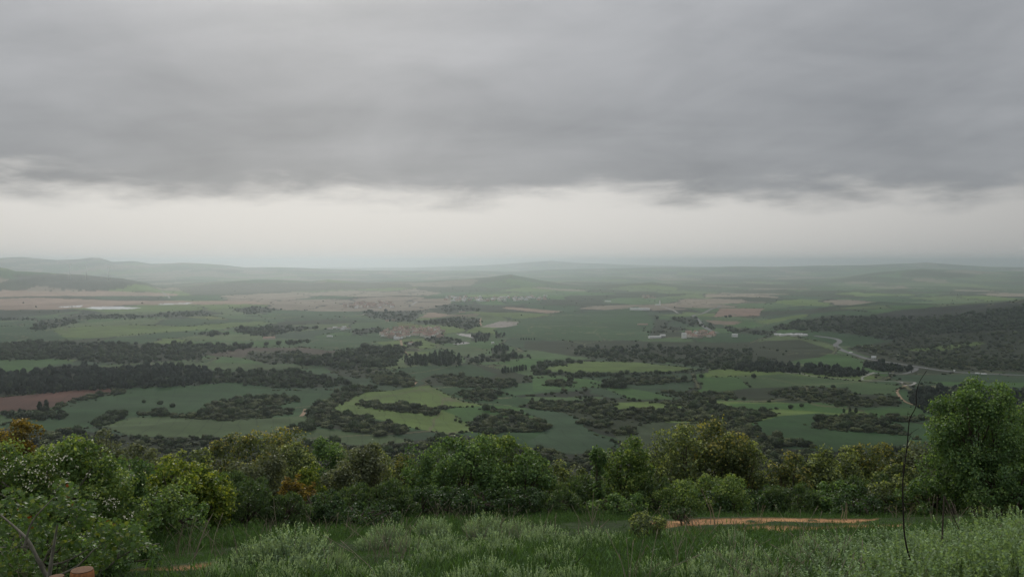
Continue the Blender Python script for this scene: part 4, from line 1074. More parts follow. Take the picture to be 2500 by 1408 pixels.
# white tower
X, Y, Z = ground_at(1611, 745); e = empty('silo_tower', (X, Y, Z)); b = MB(); b.lathe([(4.2, 0), (4.0, 26), (4.6, 26.2), (4.6, 28)], 16); b.build('shaft', M_WHITE, e)
b = MB(); b.lathe([(4.6, 28), (3.0, 30.5), (0.3, 31.5)], 16); b.build('cap', M_GREYM, e); b = MB(); b.box((-16, 0, 3.5), (24, 12, 7)); b.build('annex', M_WHITE, e)
tag(e, 'tall white tower standing alone in the hazy fields', 'tower')
# ruin on the hill top
X, Y, Z = ground_at(1247, 674); e = empty('hilltop_tower', (X, Y, Z - 1)); b = MB(); b.box((0, 0, 7), (14, 12, 16), 0, .95); b.build('wall', WALLS[1], e); b = MB(); b.box((14, 3, 4), (16, 9, 9)); b.build('nave', WALLS[1], e)
tag(e, 'tiny stone tower on the pointed hill in the haze', 'tower')

# ------------------------------------------------------------------ wind turbines
def turbine(px, py, hgt, rot, lb):
    X, Y, Z = at_depth(px, py, 7700); Z = float(H(np.array([X]), np.array([Y]))[0])
    Zt = at_depth(px, py, 7700)[2]; hgt = max(60, Zt + hgt - Z)
    e = empty('wind_turbine', (X, Y, Z - 1))
    b = MB(); b.lathe([(4.4, 0), (2.8, hgt)], 14); b.build('tower', M_WHITE, e, smooth=True)
    b = MB(); b.box((0, 1.5, hgt + 1.6), (4.0, 11, 4.0)); b.build('nacelle', M_WHITE, e)
    b = MB(); b.lathe([(1.9, 0), (1.6, 1.5), (0.4, 3)], 12); hb = b.build('hub', M_WHITE, e, (0, -4.2, hgt + 1.6)); hb.rotation_euler = (R(90), 0, 0)
    for k in range(3):
        a = rot + k * 2.0944; b = MB()
        dxx, dzz = math.cos(a), math.sin(a)
        pts = []
        for t, c_ in ((0, 1.8), (6, 3.6), (20, 2.6), (38, 1.0)):
            for s in (-.5, .5):
                for q in (-.25, .25):
                    pts.append((dxx * t - dzz * c_ * s, -6 + q, hgt + 1.6 + dzz * t + dxx * c_ * s))
        fs = []
        for j in range(3):
            o_ = j * 4
            fs += [(o_, o_ + 2, o_ + 6, o_ + 4), (o_ + 1, o_ + 5, o_ + 7, o_ + 3), (o_, o_ + 4, o_ + 5, o_ + 1), (o_ + 2, o_ + 3, o_ + 7, o_ + 6)]
        fs += [(12, 14, 15, 13), (0, 1, 3, 2)]
        b.add(pts, fs); b.build('blade', M_WHITE, hb and e)
    tag(e, lb, 'wind turbine', 'three wind turbines on the far left hill')
turbine(171, 667, 78, 0.5, 'leftmost of the three white wind turbines on the hazy hill')
turbine(211, 673, 88, 1.2, 'middle of the three white wind turbines on the hazy hill')
turbine(265, 672, 74, 0.1, 'rightmost of the three white wind turbines on the hazy hill')

# ------------------------------------------------------------------ roadside things
def truck(px, py, rz, lb, L=13.0):
    X, Y, Z = ground_at(px, py); e = empty('lorry', (X, Y, Z + 0.52), rz)
    b = MB(); b.box((-1.2, 0, 2.5), (L - 3, 2.5, 2.9)); b.build('trailer', M_WHITE, e)
    cb = MB(); cb.box((L / 2 - 1.3, 0, 1.9), (2.3, 2.4, 2.7), 0, .94); c_ = cb.build('cab', M_WHITE, e)
    b = MB(); b.box((L / 2 - 0.18, 0, 2.4), (.1, 2.0, .9)); b.build('windscreen', M_GLASS, c_)
    for xw in (L / 2 - 1.4, -L / 2 + 1.2, -L / 2 + 2.6):
        for s in (-1, 1):
            b = MB(); b.lathe([(.5, -.15), (.5, .15)], 12); w_ = b.build('wheel', M_TYRE, e, (xw, s * 1.1, .5)); w_.rotation_euler = (R(90), 0, 0)
    tag(e, lb, 'lorry')
truck(2402, 915, 0.05, 'white lorry on the motorway, right one of the pair', 14)
truck(2386, 913.5, 0.05, 'white lorry on the motorway, left one of the pair', 11)
truck(2077, 862, 2.2, 'small white lorry where the motorway leaves the bend', 10)
def car(px, py, rz, mat, lb):
    X, Y, Z = ground_at(px, py); e = empty('car', (X, Y, Z + 0.52), rz)
    b = MB(); b.box((0, 0, .7), (4.4, 1.8, .75), 0, .96); b.build('body', mat, e)
    b = MB(); b.box((-.2, 0, 1.3), (2.5, 1.6, .55), 0, .78); b.build('cabin', M_GLASS, e)
    for xw in (-1.35, 1.35):
        for s in (-1, 1):
            b = MB(); b.lathe([(.33, -.1), (.33, .1)], 12); w_ = b.build('wheel', M_TYRE, e, (xw, s * .82, .33)); w_.rotation_euler = (R(90), 0, 0)
    tag(e, lb, 'car')
M_CARW = flat_mat('car_white', (.7, .7, .7), .35, .5)
M_CARD = flat_mat('car_grey', (.12, .125, .13), .35, .5)
car(2262, 899, 2.9, M_CARW, 'pale car on the motorway above the slip road')
car(2440, 914.5, 3.1, M_CARD, 'dark car on the motorway near the right edge')
car(2165, 884, 2.5, M_CARW, 'pale car on the motorway below the billboard')
X, Y, Z = ground_at(2133, 877); e = empty('billboard', (X, Y, Z))
b = MB(); b.box((0, 0, 7.2), (14, .35, 6.6)); b.build('panel', M_WHITE, e)
for s in (-5, 0, 5):
    b = MB(); b.box((s, .5, 2.6), (.4, .4, 5.2)); b.build('post', M_GREYM, e)
tag(e, 'large blank white hoarding beside the motorway bend', 'billboard')
X, Y, Z = ground_at(2330, 908); e = empty('road_sign', (X, Y, Z)); b = MB(); b.box((0, 0, 4.4), (4.0, .2, 3.2)); b.build('panel', M_WHITE, e); b = MB(); b.box((0, .25, 1.6), (.3, .3, 3.2)); b.build('post', M_GREYM, e)
tag(e, 'small white road sign on the motorway verge', 'road sign')

# ------------------------------------------------------------------ foreground trees and shrubs
def H1(x, y): return float(H(np.array([x]), np.array([y]))[0])

def limbs(r, h, w, lo, trunk_r):
    tubes = []
    base = np.array([0, 0, -0.15]); fork = np.array([0.03 * w * r.standard_normal(), 0.03 * w * r.standard_normal(), h * 0.22])
    tubes.append(([base, base * .5 + fork * .5 + r.standard_normal(3) * .01 * w, fork], [trunk_r * 1.25, trunk_r, trunk_r * .85]))
    for p0, rr in lo[:-1]:
        e_ = p0 + np.array([0, 0, rr[2] * .55]); m = fork * .55 + e_ * .45 + r.standard_normal(3) * .04 * w
        tubes.append(([fork, m, e_], [trunk_r * .62, trunk_r * .4, trunk_r * .12]))
        for _ in range(3):
            d_ = p0 + unit(r.standard_normal((1, 3)))[0] * rr * .85
            tubes.append(([m, m * .4 + d_ * .6 + r.standard_normal(3) * .02 * w, d_], [trunk_r * .28, trunk_r * .18, trunk_r * .06]))
    return tubes

def plant(name, cx, top, wpx, Y, kind, label, cat='tree', seed=None, leafpx=6.5, density=1.0, depth=1.0, group=None, skirt=True, base_lift=0.0, trunk=True, lobes=11, stray=0.06, bark=None):
    r = np.random.default_rng(seed if seed is not None else abs(int(cx * 13 + top)))
    X, _, Zt = at_depth(cx, top, Y); Z = H1(X, Y); h = max(Zt - Z, 0.25); w = wpx / FPX * Y
    leaf = leafpx / FPX * Y
    n = int(density * min(26000, max(500, 3.0 * wpx * (h / Y * FPX) / (leafpx * leafpx * 0.30))))
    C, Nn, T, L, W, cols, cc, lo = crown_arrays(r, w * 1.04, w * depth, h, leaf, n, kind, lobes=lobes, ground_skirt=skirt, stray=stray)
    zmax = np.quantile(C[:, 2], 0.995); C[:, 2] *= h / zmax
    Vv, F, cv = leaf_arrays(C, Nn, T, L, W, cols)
    e = empty(name, (X, Y, Z), 0)
    link('crown', np_mesh('crown', Vv, F, M_LEAF, cv), e)
    if trunk: link('trunk', join_tubes('trunk', limbs(r, h, w, lo, 0.028 * w + .008), bark or M_BARK, 5), e)
    return tag(e, label, cat, group), (X, Y, Z, w, h, C, cc)

TREES = [ # just outside the picture, so that the thicket does not stop at its edge
 ('holm_oak', 2640, 1000, 230, 18.5, 'green', 'green tree just beyond the right edge of the picture', 'tree', {'density': .8}),
 ('holm_oak', 2780, 1060, 240, 20, 'oak', 'yellowish tree well beyond the right edge of the picture', 'tree', {'density': .8}),
 ('broom_bush', 2640, 1150, 220, 16.5, 'broom', 'broom bush beyond the right edge of the picture', 'shrub', {'density': .8}),
 ('holm_oak', -170, 1060, 230, 16, 'green', 'green tree just beyond the left edge of the picture', 'tree', {'density': .8}),
 ('blackthorn', -150, 1180, 260, 9.5, 'fresh', 'shrub just beyond the left edge of the picture', 'shrub', {'density': .8}),
 # name, cx, top, width px, Y, kind, label, category, options
 ('oak_tree', 38, 1030, 150, 30, 'orange', 'rusty orange leafed oak at the left edge, top left of the bushes', 'tree', {}),
 ('oak_tree', 255, 1055, 105, 24, 'olive', 'pale olive leafed tree rising right of the flowering hawthorn', 'tree', {}),
 ('oak_tree', 338, 1082, 85, 24, 'olive', 'smaller pale olive tree, second right of the hawthorn', 'tree', {}),
 ('oak_tree', 395, 1096, 70, 24, 'olive', 'lowest of the three pale olive trees right of the hawthorn', 'tree', {}),
 ('oak_tree', 470, 1102, 110, 23, 'oak', 'dark oak in the gap left of the orange tipped oaks', 'tree', {}),
 ('oak_tree', 565, 1066, 125, 29, 'oak_or', 'oak with orange tipped crown left of the tallest left hand oak', 'tree', {}),
 ('oak_tree', 662, 1052, 200, 30, 'oak_or', 'tallest oak of the left half with yellow and orange tips', 'tree', {}),
 ('oak_tree', 725, 1084, 110, 26, 'oak', 'yellowish oak right of the tallest left hand oak', 'tree', {}),
 ('oak_tree', 790, 1075, 125, 27, 'green', 'dark green tree between the two yellowish oaks', 'tree', {}),
 ('willow_bush', 628, 1092, 160, 19, 'olive', 'tall grey green bush in front of the tallest left hand oak', 'shrub', {}),
 ('willow_bush', 868, 1088, 165, 19.5, 'olive', 'tall grey green bush with a light green top left of centre', 'shrub', {}),
 ('oak_tree', 915, 1105, 110, 24, 'oak', 'oak half hidden right of the light topped grey bush', 'tree', {}),
 ('oak_tree', 975, 1108, 95, 26, 'oak_or', 'pale yellow tipped oak left of the dark green thicket', 'tree', {}),
 ('gorse_bush', 712, 1158, 56, 17.5, 'orange', 'bright orange flowering gorse, left clump', 'shrub', {'leafpx': 5}),
 ('gorse_bush', 752, 1180, 50, 17.2, 'orange', 'orange flowering gorse, right lower clump', 'shrub', {'leafpx': 5}),
 ('juniper_bush', 758, 1130, 66, 18.5, 'yellow', 'small pointed yellow green bush above the orange gorse', 'shrub', {'leafpx': 5}),
 ('maple_tree', 1050, 1088, 150, 19.5, 'green', 'left part of the dark green thicket in the centre, rounded tree', 'tree', {}),
 ('maple_tree', 1140, 1072, 190, 18.5, 'green', 'middle tree of the dark green thicket in the centre', 'tree', {}),
 ('maple_tree', 1228, 1066, 170, 19.5, 'fresh', 'tallest fresh green tree of the central thicket', 'tree', {}),
 ('maple_tree', 1285, 1098, 120, 18.5, 'green', 'right hand tree of the central thicket', 'tree', {}),
 ('oak_tree', 1345, 1130, 100, 24, 'oak', 'small yellowish oak right of the central thicket', 'tree', {}),
 ('oak_tree', 1400, 1146, 80, 24, 'oak', 'smallest oak between the central thicket and the slim sapling', 'tree', {}),
 ('ash_sapling', 1456, 1092, 46, 18, 'green', 'slim dark green sapling left of the large oak', 'tree', {'lobes': 6}),
 ('ash_tree', 1530, 1065, 120, 19, 'fresh', 'upright fresh green tree touching the large oak on its left', 'tree', {}),
 ('oak_tree', 1655, 1045, 190, 28, 'oak', 'large spreading oak, left half of the great crown', 'tree', {'lobes': 10}),
 ('oak_tree', 1735, 1033, 215, 28.5, 'oak_or', 'large spreading oak, middle and top of the great crown', 'tree', {'lobes': 11}),
 ('oak_tree', 1812, 1062, 130, 28, 'oak', 'large spreading oak, right shoulder of the great crown', 'tree', {'lobes': 9}),
 ('oak_tree', 1925, 1104, 100, 27, 'oak_or', 'oak with orange tips just right of the great crown', 'tree', {}),
 ('oak_tree', 1990, 1097, 125, 27.5, 'oak', 'second oak right of the great crown', 'tree', {}),
 ('oak_tree', 2060, 1096, 115, 28, 'oak', 'third oak right of the great crown', 'tree', {}),
 ('oak_tree', 2140, 1086, 120, 28.5, 'oak_or', 'fourth oak right of the great crown, left of the bare sapling', 'tree', {}),
 ('oak_tree', 2195, 1098, 90, 27, 'oak', 'oak directly behind the bare sapling', 'tree', {}),
 ('oak_tree', 2258, 1086, 120, 28, 'olive', 'olive toned oak between the bare sapling and the tall right tree', 'tree', {}),
 ('holm_oak', 2385, 934, 225, 16.5, 'green', 'tall dense green tree rising at the right edge', 'tree', {'lobes': 15, 'leafpx': 6.0, 'density': 1.3}),
 ('holm_oak', 2500, 958, 190, 17.5, 'green', 'second tall green tree cut by the right edge of the picture', 'tree', {'lobes': 11, 'density': 1.6}),
 ('holm_oak', 2330, 1085, 130, 17.5, 'green', 'lower leafy bush at the left foot of the tall right tree', 'tree', {}),
 ('holm_oak', 2440, 1110, 200, 15.8, 'green', 'leafy lower skirt bush in front of the tall right tree', 'tree', {'density': 1.5}),
 # front row of shrubs
 ('broom_bush', 545, 1150, 130, 17, 'broom', 'dark green broom behind the yellow shrub', 'shrub', {}),
 ('broom_bush', 600, 1172, 165, 14, 'broom', 'big soft dark green broom right of the yellow shrub', 'shrub', {}),
 ('broom_bush', 690, 1205, 150, 14.5, 'broom', 'broad low broom under the orange gorse', 'shrub', {}),
 ('bramble', 775, 1200, 150, 15, 'thicket', 'dark bramble below the right gorse clump', 'shrub', {}),
 ('broom_bush', 850, 1180, 160, 16, 'broom', 'feathery broom under the light topped grey bush', 'shrub', {}),
 ('broom_bush', 940, 1172, 150, 16, 'broom', 'feathery broom left of the dark central thicket', 'shrub', {}),
 ('bramble', 900, 1225, 170, 14.5, 'thicket', 'low dark bramble at the front, left of the central thicket', 'shrub', {}),
 ('bramble', 1030, 1190, 140, 17, 'thicket', 'dark thicket foot at the left below the central trees', 'shrub', {}),
 ('bramble', 1150, 1195, 190, 16.5, 'thicket', 'dark thicket foot in the middle below the central trees', 'shrub', {}),
 ('bramble', 1270, 1190, 130, 16.5, 'thicket', 'dark thicket foot at the right below the central trees', 'shrub', {}),
 ('broom_bush', 1350, 1195, 140, 17, 'broom', 'soft broom right of the central thicket', 'shrub', {}),
 ('broom_bush', 1425, 1165, 150, 18.5, 'broom', 'taller broom under the slim sapling', 'shrub', {}),
 ('broom_bush', 1500, 1200, 140, 17, 'green', 'dark bush under the upright fresh green tree', 'shrub', {}),
 ('broom_bush', 1585, 1165, 150, 19, 'broom', 'feathery green broom in front of the great oak, left', 'shrub', {}),
 ('broom_bush', 1660, 1178, 150, 18.5, 'fresh', 'light green broom in front of the great oak, middle', 'shrub', {'leafpx': 5}),
 ('broom_bush', 1775, 1160, 150, 19.5, 'fresh', 'bright rounded green bush in front of the great oak, right', 'shrub', {'leafpx': 5}),
 ('bramble', 1720, 1200, 150, 19, 'thicket', 'dark undergrowth between the two bright bushes', 'shrub', {}),
 ('bramble', 1850, 1190, 140, 20, 'thicket', 'dark undergrowth right of the bright rounded bush', 'shrub', {}),
 ('broom_bush', 1935, 1180, 150, 20, 'broom', 'broom under the first oaks right of the great crown', 'shrub', {}),
 ('broom_bush', 2030, 1178, 150, 20, 'green', 'green bush behind the red track', 'shrub', {}),
 ('broom_bush', 2110, 1160, 150, 20, 'broom', 'broom behind the right end of the red track', 'shrub', {}),
 ('broom_bush', 2195, 1165, 160, 19, 'oak', 'olive bush just left of the broken stick', 'shrub', {}),
 ('broom_bush', 2280, 1175, 150, 18, 'green', 'dark bush behind the broken stick', 'shrub', {}),
 ('bramble', 2120, 1205, 170, 18.5, 'thicket', 'low dark bramble at the right end of the track', 'shrub', {}),
 ('box_bush', 1572, 1252, 105, 9.6, 'oak', 'small rounded yellow green bush standing alone in the meadow', 'shrub', {'leafpx': 5}),
 ('bramble', 1665, 1262, 70, 15, 'thicket', 'small dark bush beside the dry stalks', 'shrub', {'leafpx': 5}),
 # left foreground
 ('yellow_shrub', 395, 1118, 190, 12.5, 'yellow', 'bright yellow green shrub, left part beside the hawthorn', 'shrub', {'leafpx': 8}),
 ('yellow_shrub', 470, 1132, 150, 12.8, 'yellow', 'bright yellow green shrub, right part', 'shrub', {'leafpx': 8}),
 ('yellow_shrub', 335, 1142, 130, 12.0, 'yellow', 'yellow green shrub peeping out right behind the hawthorn', 'shrub', {'leafpx': 7}),
 ('yellow_shrub', 515, 1165, 110, 13.2, 'yellow', 'small yellow green shrub at the right foot of the bright yellow one', 'shrub', {'leafpx': 7}),
 ('blackthorn', 340, 1180, 240, 10.5, 'fresh', 'green shrub between the hawthorn and the yellow shrub', 'shrub', {'leafpx': 8}),
 ('blackthorn', 420, 1225, 190, 11.5, 'green', 'low dark shrub under the yellow shrub', 'shrub', {'leafpx': 7}),
]
for nm, cx, top, w, Y, kd, lb, cat, opt in TREES:
    plant(nm, cx, top, w, Y, kd, lb, cat, **opt)
# a back row that closes gaps in the tree line
rb = np.random.default_rng(404)
for k in range(26):
    cx = -60 + k * 103 + 30 * rb.random()
    top = float(np.interp(cx, [0, 300, 500, 900, 1300, 1450, 1700, 1900, 2300, 2600], [1105, 1112, 1122, 1118, 1132, 1150, 1100, 1125, 1112, 1060])) + 14 * rb.random()
    plant('oak_tree', cx, top, 150, 33 + 4 * rb.random(), ['oak', 'green', 'olive', 'oak'][k % 4], 'half hidden tree in the back row of the hillside thicket', 'tree', density=.6, group='back row of the hillside thicket', seed=900 + k)

# flowering hawthorn at the left
def hawthorn():
    e, (X, Y, Z, w, h, C, cc) = plant('hawthorn', 120, 1078, 430, 8.6, 'fresh', 'big hawthorn with sprays of white blossom at the left edge', 'shrub', leafpx=8.5, density=1.25, depth=.55, lobes=12, bark=M_LICHEN)
    e2, _ = plant('hawthorn', 265, 1118, 240, 9.4, 'green', 'green right hand side of the hawthorn thicket', 'shrub', leafpx=8.5, density=1.1, depth=.7, lobes=9)
    r = np.random.default_rng(88)
    spots = [(130,1098,22),(120,1108,20),(150,1120,22),(165,1118,14),(50,1124,16),(55,1130,14),(20,1140,16),(98,1150,22),(75,1150,20),(130,1140,14),(45,1165,16),(68,1180,16),(72,1195,10),(120,1175,20),(135,1185,18),(140,1198,10),(100,1168,14),(160,1160,12),
             (232,1208,12),(270,1218,16),(285,1222,16),(262,1228,12),(275,1240,12),(250,1262,14),(258,1268,10),(172,1276,14),(184,1280,12),(205,1310,16),(218,1318,14),(320,1252,12),(308,1262,10),(340,1312,14),(352,1322,14),(385,1336,8),(5,1150,12),(10,1120,10),(215,1160,8),(190,1135,10),(326,1160,6)]
    fl_V, fl_F, b = [], [], 0
    for px, py, rad in spots:
        for _ in range(int(rad * .75)):
            a_, q = r.random() * 6.28, rad * .95 * r.random() ** .7
            p = np.array(at_depth(px + q * math.cos(a_), py + .75 * q * math.sin(a_), 7.25 + (0.5 if py < 1180 else 0.1) + .35 * r.random())) - np.array([X, Y, Z])
            nrm = unit((np.array([0, -.7, .7]) + .7 * r.standard_normal(3))[None])[0]; t_ = unit(np.cross(nrm, r.standard_normal(3))[None])[0]; bb = np.cross(nrm, t_)
            s = .0075 * (.55 + .8 * r.random() ** 2); k = 10
            vs_ = [p] + [p + (t_ * math.cos(j * 2 * math.pi / k) + bb * math.sin(j * 2 * math.pi / k)) * s * (1.15 if j % 2 else .62) + nrm * s * .25 for j in range(k)]
            fl_V += vs_; fl_F += [(b, b + 1 + j, b + 1 + (j + 1) % k) for j in range(k)]; b += k + 1
    link('blossom', np_mesh('blossom', np.array(fl_V), np.array(fl_F), M_FLOWER), e)
hawthorn()

# lobed-leaf maple with grey branches in the lower left corner
def maple_shrub():
    r = np.random.default_rng(31); Y = 5.6
    base = np.array(at_depth(105, 1440, Y)); base[2] = H1(base[0], Y) - .05
    e = empty('field_maple', tuple(base))
    def p3(px, py, y=Y): return np.array(at_depth(px, py, y)) - base
    br = [[(115,1408),(95,1370),(70,1320),(35,1285),(0,1255)], [(70,1335),(40,1335),(-10,1335)], [(118,1400),(100,1370),(75,1340),(60,1330)],
          [(120,1405),(128,1350),(135,1310),(140,1280)], [(128,1378),(170,1365),(215,1340)], [(140,1405),(190,1380),(225,1345),(240,1335)],
          [(230,1397),(262,1385),(288,1362),(330,1340),(390,1325)], [(288,1362),(290,1330)], [(105,1372),(150,1300),(200,1250)], [(60,1330),(80,1270),(130,1215)]]
    tubes = []
    for k, b_ in enumerate(br):
        y0 = Y + .25 * r.standard_normal()
        pts = smooth_line([p3(px, py, y0 - .05 * i) for i, (px, py) in enumerate(b_)], 5)
        n = len(pts); r0 = .014 if k in (0, 3) else .0085
        tubes.append((pts, np.linspace(r0, r0 * .35, n)))
        if k in (0, 3, 5, 6):
            g = np.array([pts[0][0] * .3, pts[0][1], 0.0]); tubes.append(([g, (g + pts[0]) / 2, pts[0]], [r0 * 1.3, r0 * 1.15, r0]))
    link('branch', join_tubes('branch', tubes, M_LICHEN, 6), e)
    clumps = [(30,1215,34),(20,1245,30),(60,1250,32),(95,1255,28),(160,1190,30),(170,1215,28),(165,1240,26),(120,1290,30),(80,1300,26),(45,1300,30),(15,1290,24),(140,1310,24),(200,1245,26),(215,1235,22),(195,1270,24),(170,1295,26),(225,1275,26),
              (255,1285,28),(275,1280,26),(300,1295,28),(320,1310,26),(335,1295,20),(270,1320,24),(305,1330,22),(240,1370,26),(265,1360,24),(225,1385,20),(60,1375,26),(20,1370,24),(30,1340,22),(95,1340,20),(180,1330,20),(290,1355,18),(350,1330,18),(10,1400,20),(330,1350,14),
              (130,1230,24),(90,1225,26),(230,1305,22),(155,1355,18),(100,1395,18)]
    Cs, cv = [], []
    for px, py, rad in clumps:
        m = int(rad * 2.6); tone = r.random()
        for _ in range(m):
            a_, q = r.random() * 6.28, rad * r.random() ** .55
            Cs.append(p3(px + q * math.cos(a_), py + .8 * q * math.sin(a_), Y - .1 + .55 * r.random()))
            c0 = np.array((.062, .118, .036)) * (1 - tone) + np.array((.105, .175, .046)) * tone
            if r.random() < .14: c0 = np.array((.20, .25, .05))
            if r.random() < .006: c0 = np.array((.22, .06, .02))
            cv.append(c0 * (.7 + .6 * r.random()))
    n = len(Cs); C = np.array(Cs)
    V_, F, cc = lobed_leaf_arrays(C, unit(np.array([0, -.45, .75]) + .75 * r.standard_normal((n, 3))), r.standard_normal((n, 3)), .030 * (.6 + .7 * r.random(n)), np.array(cv))
    link('foliage', np_mesh('foliage', V_, F, M_LEAF, cc), e)
    tag(e, 'leafy maple with lobed leaves and bare grey branches in the lower left corner', 'shrub')
maple_shrub()
plant('blackthorn', 60, 1290, 330, 6.6, 'green', 'dark shrub interior behind the lobed maple leaves', 'shrub', leafpx=9, lobes=10)
plant('blackthorn', 255, 1300, 250, 6.9, 'green', 'dark low shrub right behind the wooden post', 'shrub', leafpx=9, lobes=10)

# ------------------------------------------------------------------ meadow plants
def shoots(r, n, w, d, h, leaf, per, lean, base_c, tip_c, spike):
    """upright leafy shoots over a low dome"""
    a = r.random(n) * 2 * math.pi; q = np.sqrt(r.random(n))
    x, y = q * np.cos(a) * w / 2, q * np.sin(a) * d / 2
    dome = np.sqrt(np.clip(1 - q * q * .9, 0, 1))
    hh = h * (0.30 + 0.70 * dome) * (.82 + .3 * r.random(n))
    ax = unit(np.stack([x / (w / 2) * lean + .14 * r.standard_normal(n), y / (d / 2) * lean + .14 * r.standard_normal(n), np.ones(n)], 1))
    root = np.stack([x * .72, y * .72, np.zeros(n)], 1)
    t = np.concatenate([np.full(n, k / (per - 1)) for k in range(per)]); idx = np.tile(np.arange(n), per)
    t = .12 + .88 * (t ** .85)
    m = len(t)
    P = root[idx] + ax[idx] * (t * hh[idx])[:, None]
    ang = r.random(m) * 6.28; rad = np.stack([np.cos(ang), np.sin(ang), np.zeros(m)], 1)
    T = unit(rad + ax[idx] * (.35 + .9 * t)[:, None])
    L = leaf * (1.15 - .55 * t) * (.7 + .6 * r.random(m)); C = P + T * L[:, None] * .45
    Nn = unit(np.cross(T, np.cross(ax[idx], T)) + .35 * r.standard_normal((m, 3)))
    c = np.array(base_c) * (1 - t[:, None]) + np.array(tip_c) * t[:, None]  # lower leaves darker green, deepened to paint the shaded gaps between shoots
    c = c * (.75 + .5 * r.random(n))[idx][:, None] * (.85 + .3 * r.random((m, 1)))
    V1, F1, c1 = leaf_arrays(C, Nn, T, L, L * spike, c, .3)
    # stems
    Vs, Fs, b = [], [], len(V1)
    s_ = leaf * .07
    for k in range(3):
        o_ = np.array([math.cos(k * 2.094), math.sin(k * 2.094), 0]) * s_
        Vs += [root + o_, root + ax * (hh * .97)[:, None] + o_ * .5]
    Vs = np.stack(Vs, 1).reshape(-1, 3); i = np.arange(n)[:, None] * 6 + b
    Fs = np.concatenate([i + np.array(f) for f in ([0, 2, 3], [0, 3, 1], [2, 4, 5], [2, 5, 3], [4, 0, 1], [4, 1, 5])])
    return np.concatenate([V1, Vs]), np.concatenate([F1, Fs]), np.concatenate([c1, np.tile(np.array(tip_c) * .8, (len(Vs), 1))])

SAGE = []
for k in range(6):
    r = np.random.default_rng(600 + k)
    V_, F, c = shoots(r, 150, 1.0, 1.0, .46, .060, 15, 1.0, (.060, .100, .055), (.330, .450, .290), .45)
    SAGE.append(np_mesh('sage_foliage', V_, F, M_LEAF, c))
TALL = []
for k in range(5):
    r = np.random.default_rng(700 + k)
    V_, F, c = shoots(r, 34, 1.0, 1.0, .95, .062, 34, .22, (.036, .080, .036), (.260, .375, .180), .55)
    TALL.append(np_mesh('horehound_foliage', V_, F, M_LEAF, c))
rg = np.random.default_rng(61)
YN = np.arange(3.0, 26.0, 0.05)
def near_at(px, py):
    xs_, _, zs = at_depth(px, py, YN); g = H(xs_, YN) - zs
    k = int(np.argmax(g > 0)) if (g > 0).any() else len(YN) - 1
    return float(xs_[k]), float(YN[k])
SAGES = [(715,1300,180,9.6),(625,1322,120,9.2),(745,1362,150,7.6),(655,1372,120,7.4),(560,1378,110,7.2),(828,1368,60,7.7),(945,1284,110,11.5),(1055,1268,95,12.4),(1000,1310,90,10.4),
 (1085,1308,125,10.2),(1045,1348,110,8.6),(1130,1340,90,8.8),(1190,1264,115,12.2),(1205,1302,110,10.2),(1235,1322,100,9.2),(1190,1368,130,7.3),(960,1385,150,6.9),(1330,1288,120,11.2),(1385,1318,95,9.8),
 (1355,1342,130,8.5),(1290,1388,140,6.9),(1130,1398,120,6.7),(1450,1300,120,11.0),(1500,1308,80,10.8),(1600,1372,120,7.7),(1755,1346,150,8.3),(1840,1342,140,8.6),(1700,1385,120,7.1),(1790,1300,100,11.2),
 (1985,1312,90,11),(1935,1342,80,9.4),(1890,1385,130,7.0),(1395,1395,110,6.8),(520,1395,90,6.9),(860,1398,80,6.8),(1640,1300,80,11.6),(1270,1275,90,12.0),(900,1312,70,10.6),(680,1400,130,6.6),(1800,1398,120,6.7)]
SAGE_W = ['broad silvery', 'small silvery', 'rounded silvery', 'spiky silvery', 'low silvery']
NEARTO = [(560, 'near the leaning pale branch'), (760, 'in the left of the meadow'), (1000, 'left of the meadow centre'), (1200, 'in the centre of the meadow'), (1420, 'right of the meadow centre'), (1620, 'near the lone yellow green bush'), (1900, 'below the red track'), (2100, 'beside the tall right hand plants')]
SPOTS = []
for k, (cx, top, wp, Y) in enumerate(SAGES):
    X, Y = near_at(cx, min(top + .42 * wp, 1500)); X, _, Zt = at_depth(cx, top, Y); Z = H1(X, Y); w = wp / FPX * Y * .98; h = max(Zt - Z, .16) * 1.12
    SPOTS.append((X, Y, w * .5))
    e = empty('sage_bush', (X, Y, Z - .02), k * 1.3)
    f_ = link('foliage', SAGE[k % 6], e); f_.scale = (w, w * .9, min(h, .6) / .40)
    row = 'front' if top > 1360 else ('back' if top < 1300 else 'middle')
    tag(e, '%s sage bush in the %s row, %s' % (['silvery green', 'broad silvery'][wp > 115], row, [t for lim, t in NEARTO if cx <= lim][0]), 'bush', 'silvery sage bushes of the meadow')
for k in range(72):
    t = (k + rg.random()) / 72; cx = 2010 + 700 * t + 20 * rg.standard_normal(); Y = 4.9 + 3.2 * rg.random()
    line = np.interp(cx, [1960, 2040, 2120, 2250, 2400, 2500, 2600], [1395, 1330, 1290, 1268, 1245, 1228, 1215])
    X, _, Zt = at_depth(cx, line + (8.1 - Y) * 22 + 10 * rg.random(), Y); Z = H1(X, Y); h = np.clip((Zt - Z) * (.75 + .45 * rg.random()), .25, .9)
    e = empty('horehound_plant', (X, Y, Z - .02), rg.random() * 6.28)
    f_ = link('foliage', TALL[k % 5], e); f_.scale = (.66, .66, h / .95)
    tag(e, '%s leafy plant, %s row of the lower right bed, %s' % (['shorter', 'tall'][h > .5], ['front', 'middle', 'back'][int((Y - 4.9) / 1.07)], 'left of the bare sapling' if cx < 2190 else 'around the bare sapling' if cx < 2260 else 'around the broken stick' if cx < 2370 else 'under the tall right tree' if cx < 2440 else 'at the right edge'), 'plant', 'bed of tall leafy plants at the lower right')

